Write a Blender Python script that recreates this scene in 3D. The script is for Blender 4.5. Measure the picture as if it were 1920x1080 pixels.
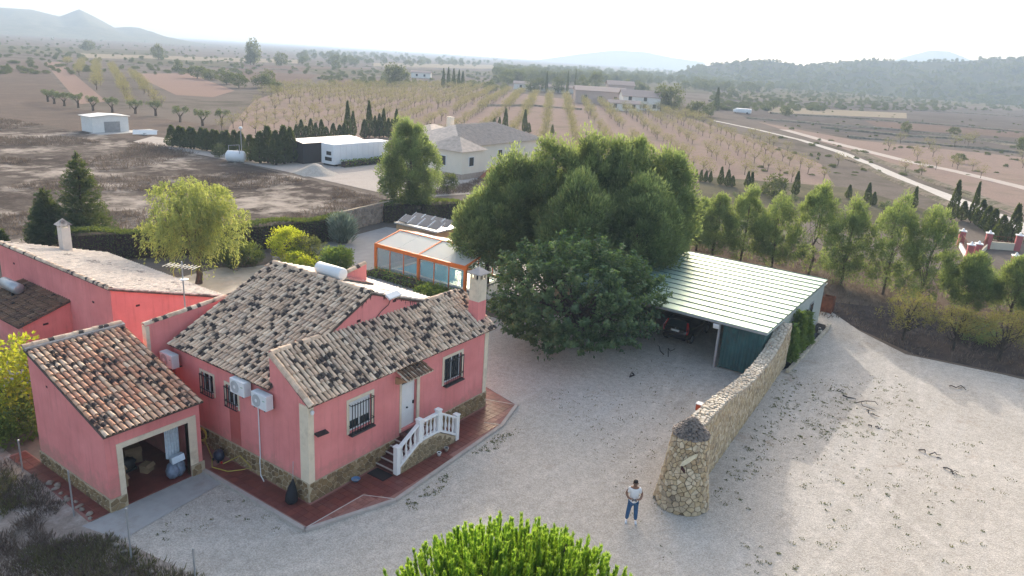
import bpy, math, random
import numpy as np
from mathutils import Vector, Matrix

for o in list(bpy.data.objects): bpy.data.objects.remove(o)
SC = bpy.context.scene
COL = SC.collection
R = math.radians

# ------------------------------------------------------------------ camera
FPX, PITCH, ROLL, YAW = 1390.85, .301949, .0626274, .974989     # focal length in pixels of a 1920 wide frame
CAM = np.array([-15.49, -18.80, 16.0])
def _axes():
    F = np.array([0, math.cos(PITCH), -math.sin(PITCH)]); rt = np.array([1., 0, 0]); up = np.cross(rt, F)
    x = math.cos(ROLL)*rt + math.sin(ROLL)*up; u = -math.sin(ROLL)*rt + math.cos(ROLL)*up
    c, s = math.cos(YAW), math.sin(YAW)
    M = np.array([[c, s, 0], [-s, c, 0], [0, 0, 1]])
    return M@x, M@u, M@F
AXX, AXU, AXF = _axes()
def G(px, py, z=0.):
    """surveyed point: where the sight line of a photo pixel meets height z"""
    d = (px-960)/FPX*AXX - (py-540)/FPX*AXU + AXF
    return CAM + (z-CAM[2])/d[2]*d
cam = bpy.data.cameras.new('camera'); camo = bpy.data.objects.new('camera', cam); COL.objects.link(camo)
camo.matrix_world = Matrix(((AXX[0], AXU[0], -AXF[0], CAM[0]), (AXX[1], AXU[1], -AXF[1], CAM[1]), (AXX[2], AXU[2], -AXF[2], CAM[2]), (0, 0, 0, 1)))
cam.sensor_width = 36; cam.lens = 36*FPX/1920; cam.clip_start = .1; cam.clip_end = 30000
SC.camera = camo

# ------------------------------------------------------------------ sky, sun, exposure
SUN_AZ = np.array([.848, .53]); SUN_AZ = SUN_AZ/np.linalg.norm(SUN_AZ); SUN_EL = R(18.2)
W = bpy.data.worlds.new('World'); SC.world = W; W.use_nodes = True
nt = W.node_tree; bg = nt.nodes['Background']
sky = nt.nodes.new('ShaderNodeTexSky'); sky.sky_type = 'NISHITA'; sky.sun_disc = False
sky.sun_elevation = SUN_EL; sky.sun_rotation = math.atan2(SUN_AZ[0], SUN_AZ[1])
sky.air_density = 1.0; sky.dust_density = 6; sky.ozone_density = 0; sky.altitude = 500
nt.links.new(sky.outputs[0], bg.inputs[0]); bg.inputs[1].default_value = .15
sl = bpy.data.lights.new('sun', 'SUN'); slo = bpy.data.objects.new('sun', sl); COL.objects.link(slo)
sl.energy = 2.0; sl.angle = R(.6); sl.color = (1, .95, .88)
sd = Vector((SUN_AZ[0]*math.cos(SUN_EL), SUN_AZ[1]*math.cos(SUN_EL), math.sin(SUN_EL)))
slo.rotation_euler = sd.to_track_quat('Z', 'Y').to_euler(); slo.location = (60, 40, 60)
SC.view_settings.view_transform = 'Standard'; SC.view_settings.look = 'None'
SC.view_settings.exposure = 1.58; SC.view_settings.gamma = 1; SC.view_settings.use_curve_mapping = False
SC.render.engine = 'CYCLES'
cy = SC.cycles
cy.use_denoising = True; cy.max_bounces = 8; cy.diffuse_bounces = 3; cy.glossy_bounces = 3; cy.transmission_bounces = 6
cy.transparent_max_bounces = 12; cy.volume_bounces = 1; cy.sample_clamp_indirect = 6; cy.caustics_reflective = False; cy.caustics_refractive = False

# ------------------------------------------------------------------ helpers
rng = np.random.default_rng(7)
def T(seed): return np.random.default_rng(seed)
def lin(r, g, b):
    f = lambda c: (c/12.92 if c <= .04045 else ((c+.055)/1.055)**2.4)
    return (f(r/255), f(g/255), f(b/255))
def c4(c): return (c[0], c[1], c[2], 1)

class NT:
    def __init__(s, name):
        s.m = bpy.data.materials.new(name); s.m.use_nodes = True; s.t = s.m.node_tree
        s.t.nodes.clear(); s.out = s.t.nodes.new('ShaderNodeOutputMaterial')
    def n(s, typ, **kw):
        x = s.t.nodes.new('ShaderNode'+typ)
        for k, v in kw.items(): setattr(x, k, v)
        return x
    def l(s, a, b): s.t.links.new(a, b)
    def pos(s): return s.n('NewGeometry').outputs['Position']
    def noise(s, scale, detail=4, rough=.6, vec=None):
        x = s.n('TexNoise'); x.inputs['Scale'].default_value = scale; x.inputs['Detail'].default_value = detail; x.inputs['Roughness'].default_value = rough
        s.l(vec or s.pos(), x.inputs['Vector']); return x.outputs['Fac']
    def mapr(s, v, a, b, c=0., d=1.):
        x = s.n('MapRange'); s.l(v, x.inputs[0])
        for i, q in enumerate((a, b, c, d)): x.inputs[i+1].default_value = q
        return x.outputs[0]
    def mix(s, f, a, b):
        x = s.n('Mix', data_type='RGBA')
        if hasattr(f, 'links'): s.l(f, x.inputs[0])
        else: x.inputs[0].default_value = f
        for v, i in ((a, 6), (b, 7)):
            if hasattr(v, 'links'): s.l(v, x.inputs[i])
            else: x.inputs[i].default_value = c4(v)
        return x.outputs[2]
    def ramp(s, f, cols, const=False):
        x = s.n('ValToRGB'); cr = x.color_ramp; cr.interpolation = 'CONSTANT' if const else 'LINEAR'
        k = len(cols)
        for i, c in enumerate(cols):
            p = (i/k if const else i/(k-1)) if len(c) == 3 else c[3]
            if i < 2: e = cr.elements[i]; e.position = p
            else: e = cr.elements.new(p)
            e.color = c4(c)
        s.l(f, x.inputs[0]); return x.outputs[0]
    def rnd(s):
        """per piece random: object random plus the face attribute v"""
        a = s.n('Attribute'); a.attribute_name = 'v'; o = s.n('ObjectInfo')
        m = s.n('Math', operation='ADD'); s.l(a.outputs['Fac'], m.inputs[0]); s.l(o.outputs['Random'], m.inputs[1])
        f = s.n('Math', operation='FRACT'); s.l(m.outputs[0], f.inputs[0]); return f.outputs[0]
    def math(s, op, a, b):
        x = s.n('Math', operation=op)
        for v, i in ((a, 0), (b, 1)):
            if hasattr(v, 'links'): s.l(v, x.inputs[i])
            else: x.inputs[i].default_value = v
        return x.outputs[0]
    def bsdf(s, col, rough=.8, spec=.3, metal=0., bump=None, bstr=.3, bdist=.02):
        p = s.n('BsdfPrincipled')
        if hasattr(col, 'links'): s.l(col, p.inputs['Base Color'])
        else: p.inputs['Base Color'].default_value = c4(col)
        if hasattr(rough, 'links'): s.l(rough, p.inputs['Roughness'])
        else: p.inputs['Roughness'].default_value = rough
        p.inputs['Specular IOR Level'].default_value = spec; p.inputs['Metallic'].default_value = metal
        if bump is not None:
            b = s.n('Bump'); b.inputs['Strength'].default_value = bstr; b.inputs['Distance'].default_value = bdist
            s.l(bump, b.inputs['Height']); s.l(b.outputs[0], p.inputs['Normal'])
        s.l(p.outputs[0], s.out.inputs[0]); return p

MATS = {}
def mat(name, col, rough=.8, spec=.3, var=.12, scale=2.5, metal=0., bump=0., bscale=20., dirt=None, dscale=1.2):
    """plain painted / mineral surface: two scales of tone noise, optional dirt colour and fine relief"""
    if name in MATS: return MATS[name]
    N = NT(name)
    a = tuple(c*(1-var) for c in col); b = tuple(min(1, c*(1+var)) for c in col)
    c = N.mix(N.mapr(N.noise(scale, 5), .3, .7), a, b)
    if dirt: c = N.mix(N.mapr(N.noise(dscale, 6, .7), .52, .75), c, dirt)
    N.bsdf(c, rough, spec, metal, N.noise(bscale, 3) if bump else None, bump)
    MATS[name] = N.m; return N.m
def pieces(name, cols, rough=.85, spec=.2, var=.2, scale=6., dark=None, dthr=(.6, .68), dscale=2.2, bump=.3, const=False, tilewise=0):
    """material for many like pieces: each piece its own tone, plus stains of their own shape"""
    if name in MATS: return MATS[name]
    N = NT(name)
    c = N.ramp(N.rnd(), cols, const)
    hs = N.n('HueSaturation'); hs.inputs['Saturation'].default_value = 1
    N.l(c, hs.inputs['Color']); N.l(N.mapr(N.noise(scale, 5), .25, .75, 1-var, 1+var), hs.inputs['Value']); c = hs.outputs[0]
    if dark:
        k = N.math('ADD', N.noise(dscale, 6, .65), N.mapr(N.rnd(), 0, 1, -.05, .05))
        if tilewise:      # lichen blackens single tiles, thicker in some areas of the roof than in others
            r2 = N.math('FRACT', N.math('MULTIPLY', N.rnd(), 17.31), 0)
            at = N.n('Attribute'); at.attribute_name = 't'; off = N.mapr(N.math('FRACT', N.math('MULTIPLY', N.rnd(), 41.7), 0), 0, 1, .18, .78)
            dd = N.math('ABSOLUTE', N.math('SUBTRACT', N.math('ADD', at.outputs['Fac'], N.mapr(N.noise(14, 2), .3, .7, -.12, .12)), off), 0)
            k = N.math('MULTIPLY', N.mapr(N.math('SUBTRACT', N.mapr(N.noise(.55, 3), .3, .7, tilewise*.5, tilewise*1.5), r2), 0, .03), N.mapr(dd, .22, .30, .95, 0))
            c = N.mix(k, c, dark)
        else: c = N.mix(N.mapr(k, dthr[0], dthr[1]), c, dark)
    N.bsdf(c, rough, spec, 0, N.noise(30, 3) if bump else None, bump)
    MATS[name] = N.m; return N.m
def leafmat(name, cols, trans=.35, tcol=None, rough=.6):
    """leaves: tone by leaf, light passing through from behind"""
    N = NT(name)
    a = N.n('Attribute'); a.attribute_name = 'v'
    c = N.ramp(a.outputs['Fac'], cols)
    hs = N.n('HueSaturation'); N.l(c, hs.inputs['Color']); N.l(N.mapr(N.noise(.5, 3), .3, .7, .8, 1.2), hs.inputs['Value']); c = hs.outputs[0]
    d = N.n('BsdfDiffuse'); N.l(c, d.inputs[0])
    t = N.n('BsdfTranslucent')
    tc = N.mix(.45, c, tcol or (.5, .6, .05)); N.l(tc, t.inputs[0])
    m = N.n('MixShader'); m.inputs[0].default_value = trans; N.l(d.outputs[0], m.inputs[1]); N.l(t.outputs[0], m.inputs[2])
    g = N.n('BsdfGlossy'); g.inputs['Roughness'].default_value = rough; g.inputs[0].default_value = (.9, .9, .9, 1)
    m2 = N.n('MixShader'); m2.inputs[0].default_value = .035; N.l(m.outputs[0], m2.inputs[1]); N.l(g.outputs[0], m2.inputs[2])
    N.l(m2.outputs[0], N.out.inputs[0]); MATS[name] = N.m; return N.m

def tag(o, label=None, cat=None, group=None, kind=None):
    if label: o['label'] = label
    if cat: o['category'] = cat
    if group: o['group'] = group
    if kind: o['kind'] = kind
    return o
def link(o, parent=None):
    COL.objects.link(o)
    if parent is not None:
        o.parent = parent
        if parent.type == 'EMPTY': o.matrix_parent_inverse = Matrix.Translation(-parent.location)
    return o
def thing(name, label, cat, loc=(0, 0, 0), group=None):
    o = bpy.data.objects.new(name, None); o.empty_display_size = .3; o.location = loc; COL.objects.link(o)
    return tag(o, label, cat, group)

class MB:
    """mesh builder in world coordinates"""
    def __init__(s): s.v = []; s.f = []; s.val = []
    def add(s, vs, fs, val=0.):
        k = len(s.v); s.v += [tuple(map(float, p)) for p in vs]; s.f += [tuple(i+k for i in f) for f in fs]; s.val += [val]*len(fs); return s
    def bx(s, x0, x1, y0, y1, z0, z1, val=0.):
        return s.add([(x0, y0, z0), (x1, y0, z0), (x1, y1, z0), (x0, y1, z0), (x0, y0, z1), (x1, y0, z1), (x1, y1, z1), (x0, y1, z1)],
                     [(0, 3, 2, 1), (4, 5, 6, 7), (0, 1, 5, 4), (1, 2, 6, 5), (2, 3, 7, 6), (3, 0, 4, 7)], val)
    def obox(s, c, ax, ay, az, val=0.):
        """box from centre and three half axes"""
        c, ax, ay, az = map(np.asarray, (c, ax, ay, az)); P = []
        for k in (-1, 1):
            for i, j in ((-1, -1), (1, -1), (1, 1), (-1, 1)): P.append(c+i*ax+j*ay+k*az)
        return s.add(P, [(0, 3, 2, 1), (4, 5, 6, 7), (0, 1, 5, 4), (1, 2, 6, 5), (2, 3, 7, 6), (3, 0, 4, 7)], val)
    def rbox(s, c, size, rz, val=0.):
        a = math.cos(rz); b = math.sin(rz)
        return s.obox(c, (a*size[0]/2, b*size[0]/2, 0), (-b*size[1]/2, a*size[1]/2, 0), (0, 0, size[2]/2), val)
    def tube(s, pts, rad, n=8, cap=True, val=0.):
        P = [np.asarray(p, float) for p in pts]; rad = [rad]*len(P) if np.isscalar(rad) else rad; k0 = len(s.v); V_ = []
        for i, p in enumerate(P):
            d = P[min(i+1, len(P)-1)]-P[max(i-1, 0)]; d = d/(np.linalg.norm(d)+1e-9)
            a = np.cross(d, (0, 0, 1.) if abs(d[2]) < .9 else (1., 0, 0)); a /= np.linalg.norm(a); b = np.cross(d, a)
            for j in range(n):
                t = 2*math.pi*j/n; V_.append(p+rad[i]*(math.cos(t)*a+math.sin(t)*b))
        F_ = [(i*n+j, i*n+(j+1) % n, (i+1)*n+(j+1) % n, (i+1)*n+j) for i in range(len(P)-1) for j in range(n)]
        if cap: F_ += [tuple(range(n))[::-1], tuple((len(P)-1)*n+j for j in range(n))]
        return s.add(V_, F_, val)
    def lathe(s, c, prof, n=12, val=0., rz=0.):
        V_ = [(c[0]+r*math.cos(rz+2*math.pi*j/n), c[1]+r*math.sin(rz+2*math.pi*j/n), c[2]+z) for r, z in prof for j in range(n)]
        F_ = [(i*n+j, i*n+(j+1) % n, (i+1)*n+(j+1) % n, (i+1)*n+j) for i in range(len(prof)-1) for j in range(n)]
        F_ += [tuple(range(n))[::-1], tuple((len(prof)-1)*n+j for j in range(n))]
        return s.add(V_, F_, val)
    def prism(s, base, off, val=0.):
        """polygon swept by a vector"""
        n = len(base); off = np.asarray(off, float); V_ = [np.asarray(p, float) for p in base]; V_ += [p+off for p in V_]
        return s.add(V_, [tuple(range(n))[::-1], tuple(range(n, 2*n))]+[(i, (i+1) % n, n+(i+1) % n, n+i) for i in range(n)], val)
    def mesh(s, name, m, smooth=False):
        me = bpy.data.meshes.new(name); me.from_pydata(s.v, [], s.f)
        if any(s.val):
            a = me.attributes.new('v', 'FLOAT', 'FACE'); a.data.foreach_set('value', np.asarray(s.val, np.float32))
        if m: me.materials.append(m)
        if smooth: me.shade_smooth()
        me.update(); return me
    def build(s, name, m, parent=None, smooth=False, bevel=0.):
        o = bpy.data.objects.new(name, s.mesh(name, m, smooth)); link(o, parent)
        if bevel:
            b = o.modifiers.new('b', 'BEVEL'); b.width = bevel; b.segments = 2; b.limit_method = 'ANGLE'; b.angle_limit = R(40)
        return o
def box(name, m, parent, x0, x1, y0, y1, z0, z1, bevel=0.): return MB().bx(x0, x1, y0, y1, z0, z1).build(name, m, parent, bevel=bevel)

def wall_holes(mb, fn, u0, u1, v0, v1, holes, t=.25):
    """wall slab in (u,v), cut by rectangles; fn(u,v,d) -> world, d into the wall"""
    us = sorted({u0, u1, *[h[0] for h in holes], *[h[1] for h in holes]})
    vs = sorted({v0, v1, *[h[2] for h in holes], *[h[3] for h in holes]})
    solid = lambda i, j: 0 <= i < len(us)-1 and 0 <= j < len(vs)-1 and not any(h[0] <= us[i] < h[1] and h[2] <= vs[j] < h[3] for h in holes)
    q = lambda *p: mb.add([fn(*k) for k in p], [(0, 1, 2, 3)])
    for i in range(len(us)-1):
        for j in range(len(vs)-1):
            if not solid(i, j): continue
            a, b, c, d = us[i], us[i+1], vs[j], vs[j+1]
            q((a, c, 0), (b, c, 0), (b, d, 0), (a, d, 0)); q((a, c, t), (a, d, t), (b, d, t), (b, c, t))
            if not solid(i-1, j): q((a, c, 0), (a, d, 0), (a, d, t), (a, c, t))
            if not solid(i+1, j): q((b, c, 0), (b, c, t), (b, d, t), (b, d, 0))
            if not solid(i, j-1): q((a, c, 0), (a, c, t), (b, c, t), (b, c, 0))
            if not solid(i, j+1): q((a, d, 0), (b, d, 0), (b, d, t), (a, d, t))
    return mb

# ---- stones: irregular cells, each one a stone with its own edges and depth
def cells(Wd, Ht, s, rg, asp=1., jit=.42):
    pts = []
    ny = max(2, int(round(Ht/(s/asp)/.9))); nx = max(2, int(round(Wd/s)))
    for j in range(-1, ny+1):
        for i in range(-1, nx+1):
            pts.append(((i+.5+(.25 if j % 2 else -.25)+rg.uniform(-jit, jit))*Wd/nx, (j+.5+rg.uniform(-jit, jit))*Ht/ny))
    P = np.array(pts); out = []
    for k, p in enumerate(P):
        if not (0 < p[0] < Wd and 0 < p[1] < Ht): continue
        poly = [(0., 0.), (Wd, 0.), (Wd, Ht), (0., Ht)]
        near = np.where(np.hypot(*(P-p).T) < 2.8*s)[0]
        for q in near:
            if q == k: continue
            m = (P[q]+p)/2; d = P[q]-p; new = []
            for a in range(len(poly)):
                A_, B_ = poly[a], poly[(a+1) % len(poly)]
                da = (A_[0]-m[0])*d[0]+(A_[1]-m[1])*d[1]; db = (B_[0]-m[0])*d[0]+(B_[1]-m[1])*d[1]
                if da <= 0: new.append(A_)
                if da*db < 0: t = da/(da-db); new.append((A_[0]+t*(B_[0]-A_[0]), A_[1]+t*(B_[1]-A_[1])))
            poly = new
            if len(poly) < 3: break
        if len(poly) >= 3: out.append(np.array(poly))
    return out
def stone_geo(mb, poly, fn, rg, gap, h, val=None):
    c = poly.mean(0); ext = np.abs(poly-c).max()+1e-6
    k1 = max(.5, 1-gap/ext); k2 = k1*(.72+.1*rg.random())
    hh = h*(.6+.8*rg.random()); tilt = rg.uniform(-.25, .25, 2)
    n = len(poly); A_ = c+(poly-c)*k1; B_ = c+(poly-c)*k2
    V_ = [fn(u, v, -.01) for u, v in A_]+[fn(u, v, hh*.7) for u, v in c+(poly-c)*(k1*.97)]+[fn(u, v, hh*(1+tilt[0]*(u-c[0])/ext+tilt[1]*(v-c[1])/ext)) for u, v in B_]
    F_ = [(r*n+i, r*n+(i+1) % n, (r+1)*n+(i+1) % n, (r+1)*n+i) for r in (0, 1) for i in range(n)]+[tuple(2*n+i for i in range(n))]
    mb.add(V_, F_, rg.random() if val is None else val)
def lay_stones(polys, fn, m, parent, rg, gap=.018, h=.03, limit=300, name='stone', keep=None):
    polys = [p for p in polys if keep is None or keep(*p.mean(0))]
    polys.sort(key=lambda p: -abs(np.dot(p[:, 0], np.roll(p[:, 1], 1))-np.dot(p[:, 1], np.roll(p[:, 0], 1))))
    for p in polys[:limit]:
        mb = MB(); stone_geo(mb, p, fn, rg, gap, h, 0.); mb.build(name, m, parent)
    if len(polys) > limit:
        mb = MB()
        for p in polys[limit:]: stone_geo(mb, p, fn, rg, gap, h)
        o = mb.build('small_stones', m, parent); o['kind'] = 'stuff'

# ---- barrel roof tiles
def tile_mesh(L, r0, r1, m, seed, n=6):
    mb = MB(); V_ = []; t = .014
    for y, r in ((0, r0), (L, r1)):
        for k in range(n+1):
            a = math.pi*k/n; V_.append((-r*math.cos(a), y, r*math.sin(a)*1.0))
    for k in range(n+1):
        a = math.pi*k/n; V_.append((-(r0-t)*math.cos(a), .004, (r0-t)*math.sin(a)*1.0))
    mb.add(V_, [(k, k+1, n+2+k, n+1+k) for k in range(n)]+[(k, 2*n+2+k, 2*n+3+k, k+1) for k in range(n)])
    me = mb.mesh('tile', m); a = me.attributes.new('t', 'FLOAT', 'POINT'); a.data.foreach_set('value', np.array([0.]*(n+1)+[1.]*(n+1)+[0.]*(n+1), np.float32)); return me
def lay_tiles(O, e, s, width, length, pitch, expo, m, parent, rg, limit=300, every=True):
    """columns of cover tiles; O = eave corner on the deck, e along the eave, s up the slope"""
    O, e, s = (np.asarray(q, float) for q in (O, e, s)); n = np.cross(e, s); n /= np.linalg.norm(n)
    nc = max(1, int(round(width/pitch))); nr = max(1, int(round(length/expo))); p = width/nc; x = length/nr
    me = tile_mesh(x*1.2, p*.385, p*.30, m, 0); cnt = 0; rest = MB()
    base = [np.array(v.co) for v in me.vertices]; fcs = [tuple(f.vertices) for f in me.polygons]
    for i in range(nc):
        cu = rg.uniform(-.012, .012)
        for j in range(nr):
            pos = O+e*((i+.5)*p+cu+rg.uniform(-.008, .008))+s*(j*x-.03+rg.uniform(-.02, .02))+n*(.02+rg.uniform(0, .014))
            tl = .085+rg.uniform(-.02, .02); ss = s*math.cos(tl)-n*math.sin(tl); nn = n*math.cos(tl)+s*math.sin(tl)
            yw = rg.uniform(-.035, .035); ee = e*math.cos(yw)+ss*math.sin(yw); s2 = ss*math.cos(yw)-e*math.sin(yw)
            if cnt < limit:
                o = bpy.data.objects.new('tile', me); link(o, parent)
                o.matrix_basis = Matrix(((ee[0], s2[0], nn[0], pos[0]), (ee[1], s2[1], nn[1], pos[1]), (ee[2], s2[2], nn[2], pos[2]), (0, 0, 0, 1)))
                cnt += 1
            else:
                rest.add([pos+ee*b[0]+s2*b[1]+nn*b[2] for b in base], fcs, rg.random())
    if rest.v:
        o = rest.build('tiles', m, parent); o['kind'] = 'stuff'; a = o.data.attributes.new('t', 'FLOAT', 'POINT'); q = len(base)//3; a.data.foreach_set('value', np.tile(np.array([0.]*q+[1.]*q+[0.]*q, np.float32), len(rest.v)//len(base)))

# ---- foliage
def unit(a): return a/(np.linalg.norm(a, axis=-1, keepdims=True)+1e-9)
def cards(name, P, D, L, Wd, m, parent, rg, val=None, kind=None):
    """one mesh of leaf shaped faces: base points P, directions D, lengths L, widths Wd"""
    P = np.asarray(P, float); n = len(P); D = unit(np.asarray(D, float)); L = np.broadcast_to(L, n)[:, None]; Wd = np.broadcast_to(Wd, n)[:, None]
    S = unit(np.cross(D, rg.normal(size=(n, 3))))
    V_ = np.empty((n, 4, 3)); V_[:, 0] = P; V_[:, 1] = P+D*L*.45+S*Wd*.5; V_[:, 2] = P+D*L; V_[:, 3] = P+D*L*.45-S*Wd*.5
    me = bpy.data.meshes.new(name); me.vertices.add(4*n); me.vertices.foreach_set('co', V_.astype(np.float32).ravel())
    me.loops.add(4*n); me.loops.foreach_set('vertex_index', np.arange(4*n, dtype=np.int32))
    me.polygons.add(n); me.polygons.foreach_set('loop_start', np.arange(0, 4*n, 4, dtype=np.int32)); me.polygons.foreach_set('loop_total', np.full(n, 4, np.int32))
    a = me.attributes.new('v', 'FLOAT', 'FACE'); a.data.foreach_set('value', (rg.random(n) if val is None else np.asarray(val)).astype(np.float32))
    me.materials.append(m); me.update(calc_edges=True)
    if name is None: return me
    o = bpy.data.objects.new(name, me); link(o, parent)
    if kind: o['kind'] = kind
    return o
def clumps(rg, Cn, rad, per, up=.5, out=.8, rand=.6, centre=None, flat=1., droop=0.):
    """leaves round clump centres: points, directions and a tone per clump"""
    K = len(Cn); rad = np.broadcast_to(rad, K)
    idx = np.repeat(np.arange(K), per); n = len(idx)
    d = unit(rg.normal(size=(n, 3))); d[:, 2] *= flat
    r = rad[idx]*rg.random(n)**.45
    P = Cn[idx]+d*r[:, None]
    D = d*out+rg.normal(size=(n, 3))*rand*.5; D[:, 2] += up-droop
    if centre is not None: D += .5*unit(P-centre)
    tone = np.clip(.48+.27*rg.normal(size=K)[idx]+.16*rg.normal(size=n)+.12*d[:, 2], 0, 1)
    return P, D, tone
def egg(rg, K, c, rx, rz, taper=.3, shell=.55, low=-1.):
    """clump centres through an egg shaped crown, thicker towards its surface"""
    d = unit(rg.normal(size=(K*3, 3))); d = d[d[:, 2] > low][:K]; r = shell+(1-shell)*rg.random(len(d))**.6
    q = d*r[:, None]; w = 1-taper*q[:, 2]
    return np.stack([c[0]+q[:, 0]*rx*w, c[1]+q[:, 1]*rx*w, c[2]+q[:, 2]*rz], 1)
def limb(mb, a, b, r0, r1, rg, bend=.08, n=6, seg=4):
    a, b = np.asarray(a, float), np.asarray(b, float); L = np.linalg.norm(b-a); pts = []
    for k in range(seg+1):
        t = k/seg; j = rg.normal(size=3)*bend*L*(.0 if k in (0, seg) else .5); pts.append(a+(b-a)*t+j)
    mb.tube(pts, [r0+(r1-r0)*k/seg for k in range(seg+1)], n)

# ------------------------------------------------------------------ ground
def soil(name, cols, s1=.05, s2=.6, s3=8., bump=.4, patch=None, pthr=(.5, .62), ps=.12, rough=.95, k=1.):
    """earth: broad tone drifts, clods, and optional patches of another soil or litter"""
    N = NT(name); kk = (k, k*1.02, k*1.0) if k != 1 else (1, 1, 1); cols = [tuple(q*w for q, w in zip(c, kk)) for c in cols]; patch = patch and tuple(q*w for q, w in zip(patch, kk)); k0 = k
    a = N.noise(s1, 5, .6); b = N.noise(s2, 6, .65); c = N.noise(s3, 4, .7)
    k = N.math('ADD', N.math('MULTIPLY', a, .55), N.math('MULTIPLY', b, .45))
    col = N.ramp(N.mapr(k, .32, .68), cols)
    hs = N.n('HueSaturation'); N.l(col, hs.inputs['Color']); N.l(N.mapr(c, .25, .75, .82, 1.18), hs.inputs['Value']); col = hs.outputs[0]
    if patch: col = N.mix(N.mapr(N.math('ADD', N.math('MULTIPLY', N.noise(ps, 6, .7), .7), N.math('MULTIPLY', b, .3)), *pthr), col, patch)
    N.bsdf(col, 1., 0., 0, c, bump, .05)
    MATS[name] = N.m; return N.m
S_field = soil('dry field', [(.235, .195, .165), (.285, .235, .20), (.255, .21, .18), (.32, .27, .23)], .012, .15, 2.5, patch=(.17, .145, .11), pthr=(.50, .62), ps=.03, k=.60)
S_far = S_field
S_orch = soil('orchard soil', [(.30, .215, .18), (.34, .25, .21), (.32, .235, .20), (.37, .285, .245)], .03, .3, 3, patch=(.24, .20, .15), pthr=(.52, .66), ps=.08, k=.78)
S_red = soil('red ploughed soil', [(.30, .205, .17), (.33, .23, .19), (.31, .215, .18)], .03, .4, 4, k=.78)
S_brown = soil('brown fallow', [(.22, .165, .14), (.26, .20, .165), (.21, .165, .14), (.29, .23, .19)], .03, .25, 3, k=.64)
S_scrub = soil('scrub ground', [(.13, .10, .088), (.165, .13, .112), (.30, .245, .21), (.15, .118, .10)], .06, .5, 4, patch=(.78, .66, .57), pthr=(.49, .60), ps=.10, k=.46)
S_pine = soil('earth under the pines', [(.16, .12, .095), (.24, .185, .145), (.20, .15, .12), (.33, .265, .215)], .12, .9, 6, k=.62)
S_yard2 = soil('pale packed dirt', [(.38, .33, .285), (.43, .38, .335), (.35, .30, .26)], .08, .6, 5)
S_grey = soil('grey terrace field', [(.27, .225, .20), (.32, .27, .24), (.25, .21, .185), (.30, .24, .21)], .02, .2, 3, k=.44)
def gravel():
    N = NT('limestone gravel')
    a = N.noise(.18, 5, .6); b = N.noise(1.3, 6, .7); c = N.noise(14, 3, .7); v = N.n('TexVoronoi'); v.inputs['Scale'].default_value = 28; N.l(N.pos(), v.inputs['Vector'])
    k = N.math('ADD', N.math('MULTIPLY', a, .6), N.math('MULTIPLY', b, .4))
    col = N.ramp(N.mapr(k, .33, .67), [(.375, .335, .285), (.435, .392, .338), (.47, .425, .37), (.515, .47, .412)])
    col = N.mix(N.mapr(N.noise(.35, 7, .75), .58, .74), col, (.35, .28, .22))
    mp = N.n('Mapping'); mp.inputs['Rotation'].default_value = (0, 0, .55); mp.inputs['Scale'].default_value = (.10, 1.1, 1); N.l(N.pos(), mp.inputs['Vector'])
    col = N.mix(N.mapr(N.noise(1, 4, .6, mp.outputs[0]), .55, .70, 0, .55), col, (.50, .465, .42))         # paler compacted wheel runs
    for cx, cy, r in ((14, 20, 26.3), (14, 20, 27.9), (36, 2, 14.2), (36, 2, 15.7), (20, 40, 55.6), (20, 40, 57.2), (60, -60, 62.5), (60, -60, 64.1)):      # tyre runs
        vs = N.n('VectorMath', operation='DISTANCE'); N.l(N.pos(), vs.inputs[0]); vs.inputs[1].default_value = (cx, cy, 0)
        q = N.math('ABSOLUTE', N.math('ADD', N.math('SUBTRACT', vs.outputs['Value'], r), N.mapr(N.noise(.5, 2), 0, 1, -.25, .25)), 0)
        col = N.mix(N.math('MULTIPLY', N.mapr(q, .10, .26, .55, 0), N.mapr(N.noise(1.1, 4), .35, .6)), col, (.54, .49, .43))
    col = N.mix(N.mapr(N.noise(.9, 7, .8), .60, .72, 0, .6), col, (.27, .23, .195))                          # damp and soil showing through
    hs = N.n('HueSaturation'); N.l(col, hs.inputs['Color'])
    t = N.math('MULTIPLY', N.mapr(c, .2, .8, .80, 1.2), N.mapr(v.outputs['Color'], 0, 1, .76, 1.22)); t = N.math('MULTIPLY', t, N.mapr(N.noise(3.2, 5, .75), .25, .75, .80, 1.18)); N.l(t, hs.inputs['Value'])
    N.bsdf(hs.outputs[0], 1., 0., 0, N.math('ADD', c, v.outputs['Distance']), .5, .03)
    MATS['gravel'] = N.m; return N.m
S_gravel = gravel()
S_road = soil('white limestone track', [(.46, .42, .37), (.53, .49, .44), (.42, .38, .33)], .05, .5, 4)
S_conc = mat('concrete slab', (.38, .37, .355), .9, .2, .12, 1.2, bump=.15, bscale=25, dirt=(.30, .27, .24), dscale=.9)
S_pave = mat('pool paving', (.31, .295, .285), .85, .25, .1, 1.5, bump=.1, dirt=(.30, .27, .25))
S_patio = mat('beige patio', (.42, .36, .29), .85, .25, .12, 1.0, bump=.1, dirt=(.36, .28, .21))

def sheet(name, pts, z, m, kind='structure'):
    pts = [(p[0], p[1]) for p in pts]
    a = sum(pts[i][0]*pts[(i+1) % len(pts)][1]-pts[(i+1) % len(pts)][0]*pts[i][1] for i in range(len(pts)))
    if a < 0: pts = pts[::-1]
    o = MB().add([(x, y, z) for x, y in pts], [tuple(range(len(pts)))]).build(name, m)
    return tag(o, kind=kind)
def pxs(pts): return [G(*p)[:2] for p in pts]
def strip(pts, width):
    P = np.array([p[:2] for p in pts], float); d = np.gradient(P, axis=0); d = unit(d); n = np.stack([-d[:, 1], d[:, 0]], 1)
    w = np.broadcast_to(width, len(P))[:, None]/2
    return list(P+n*w)+list((P-n*w)[::-1])

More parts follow.
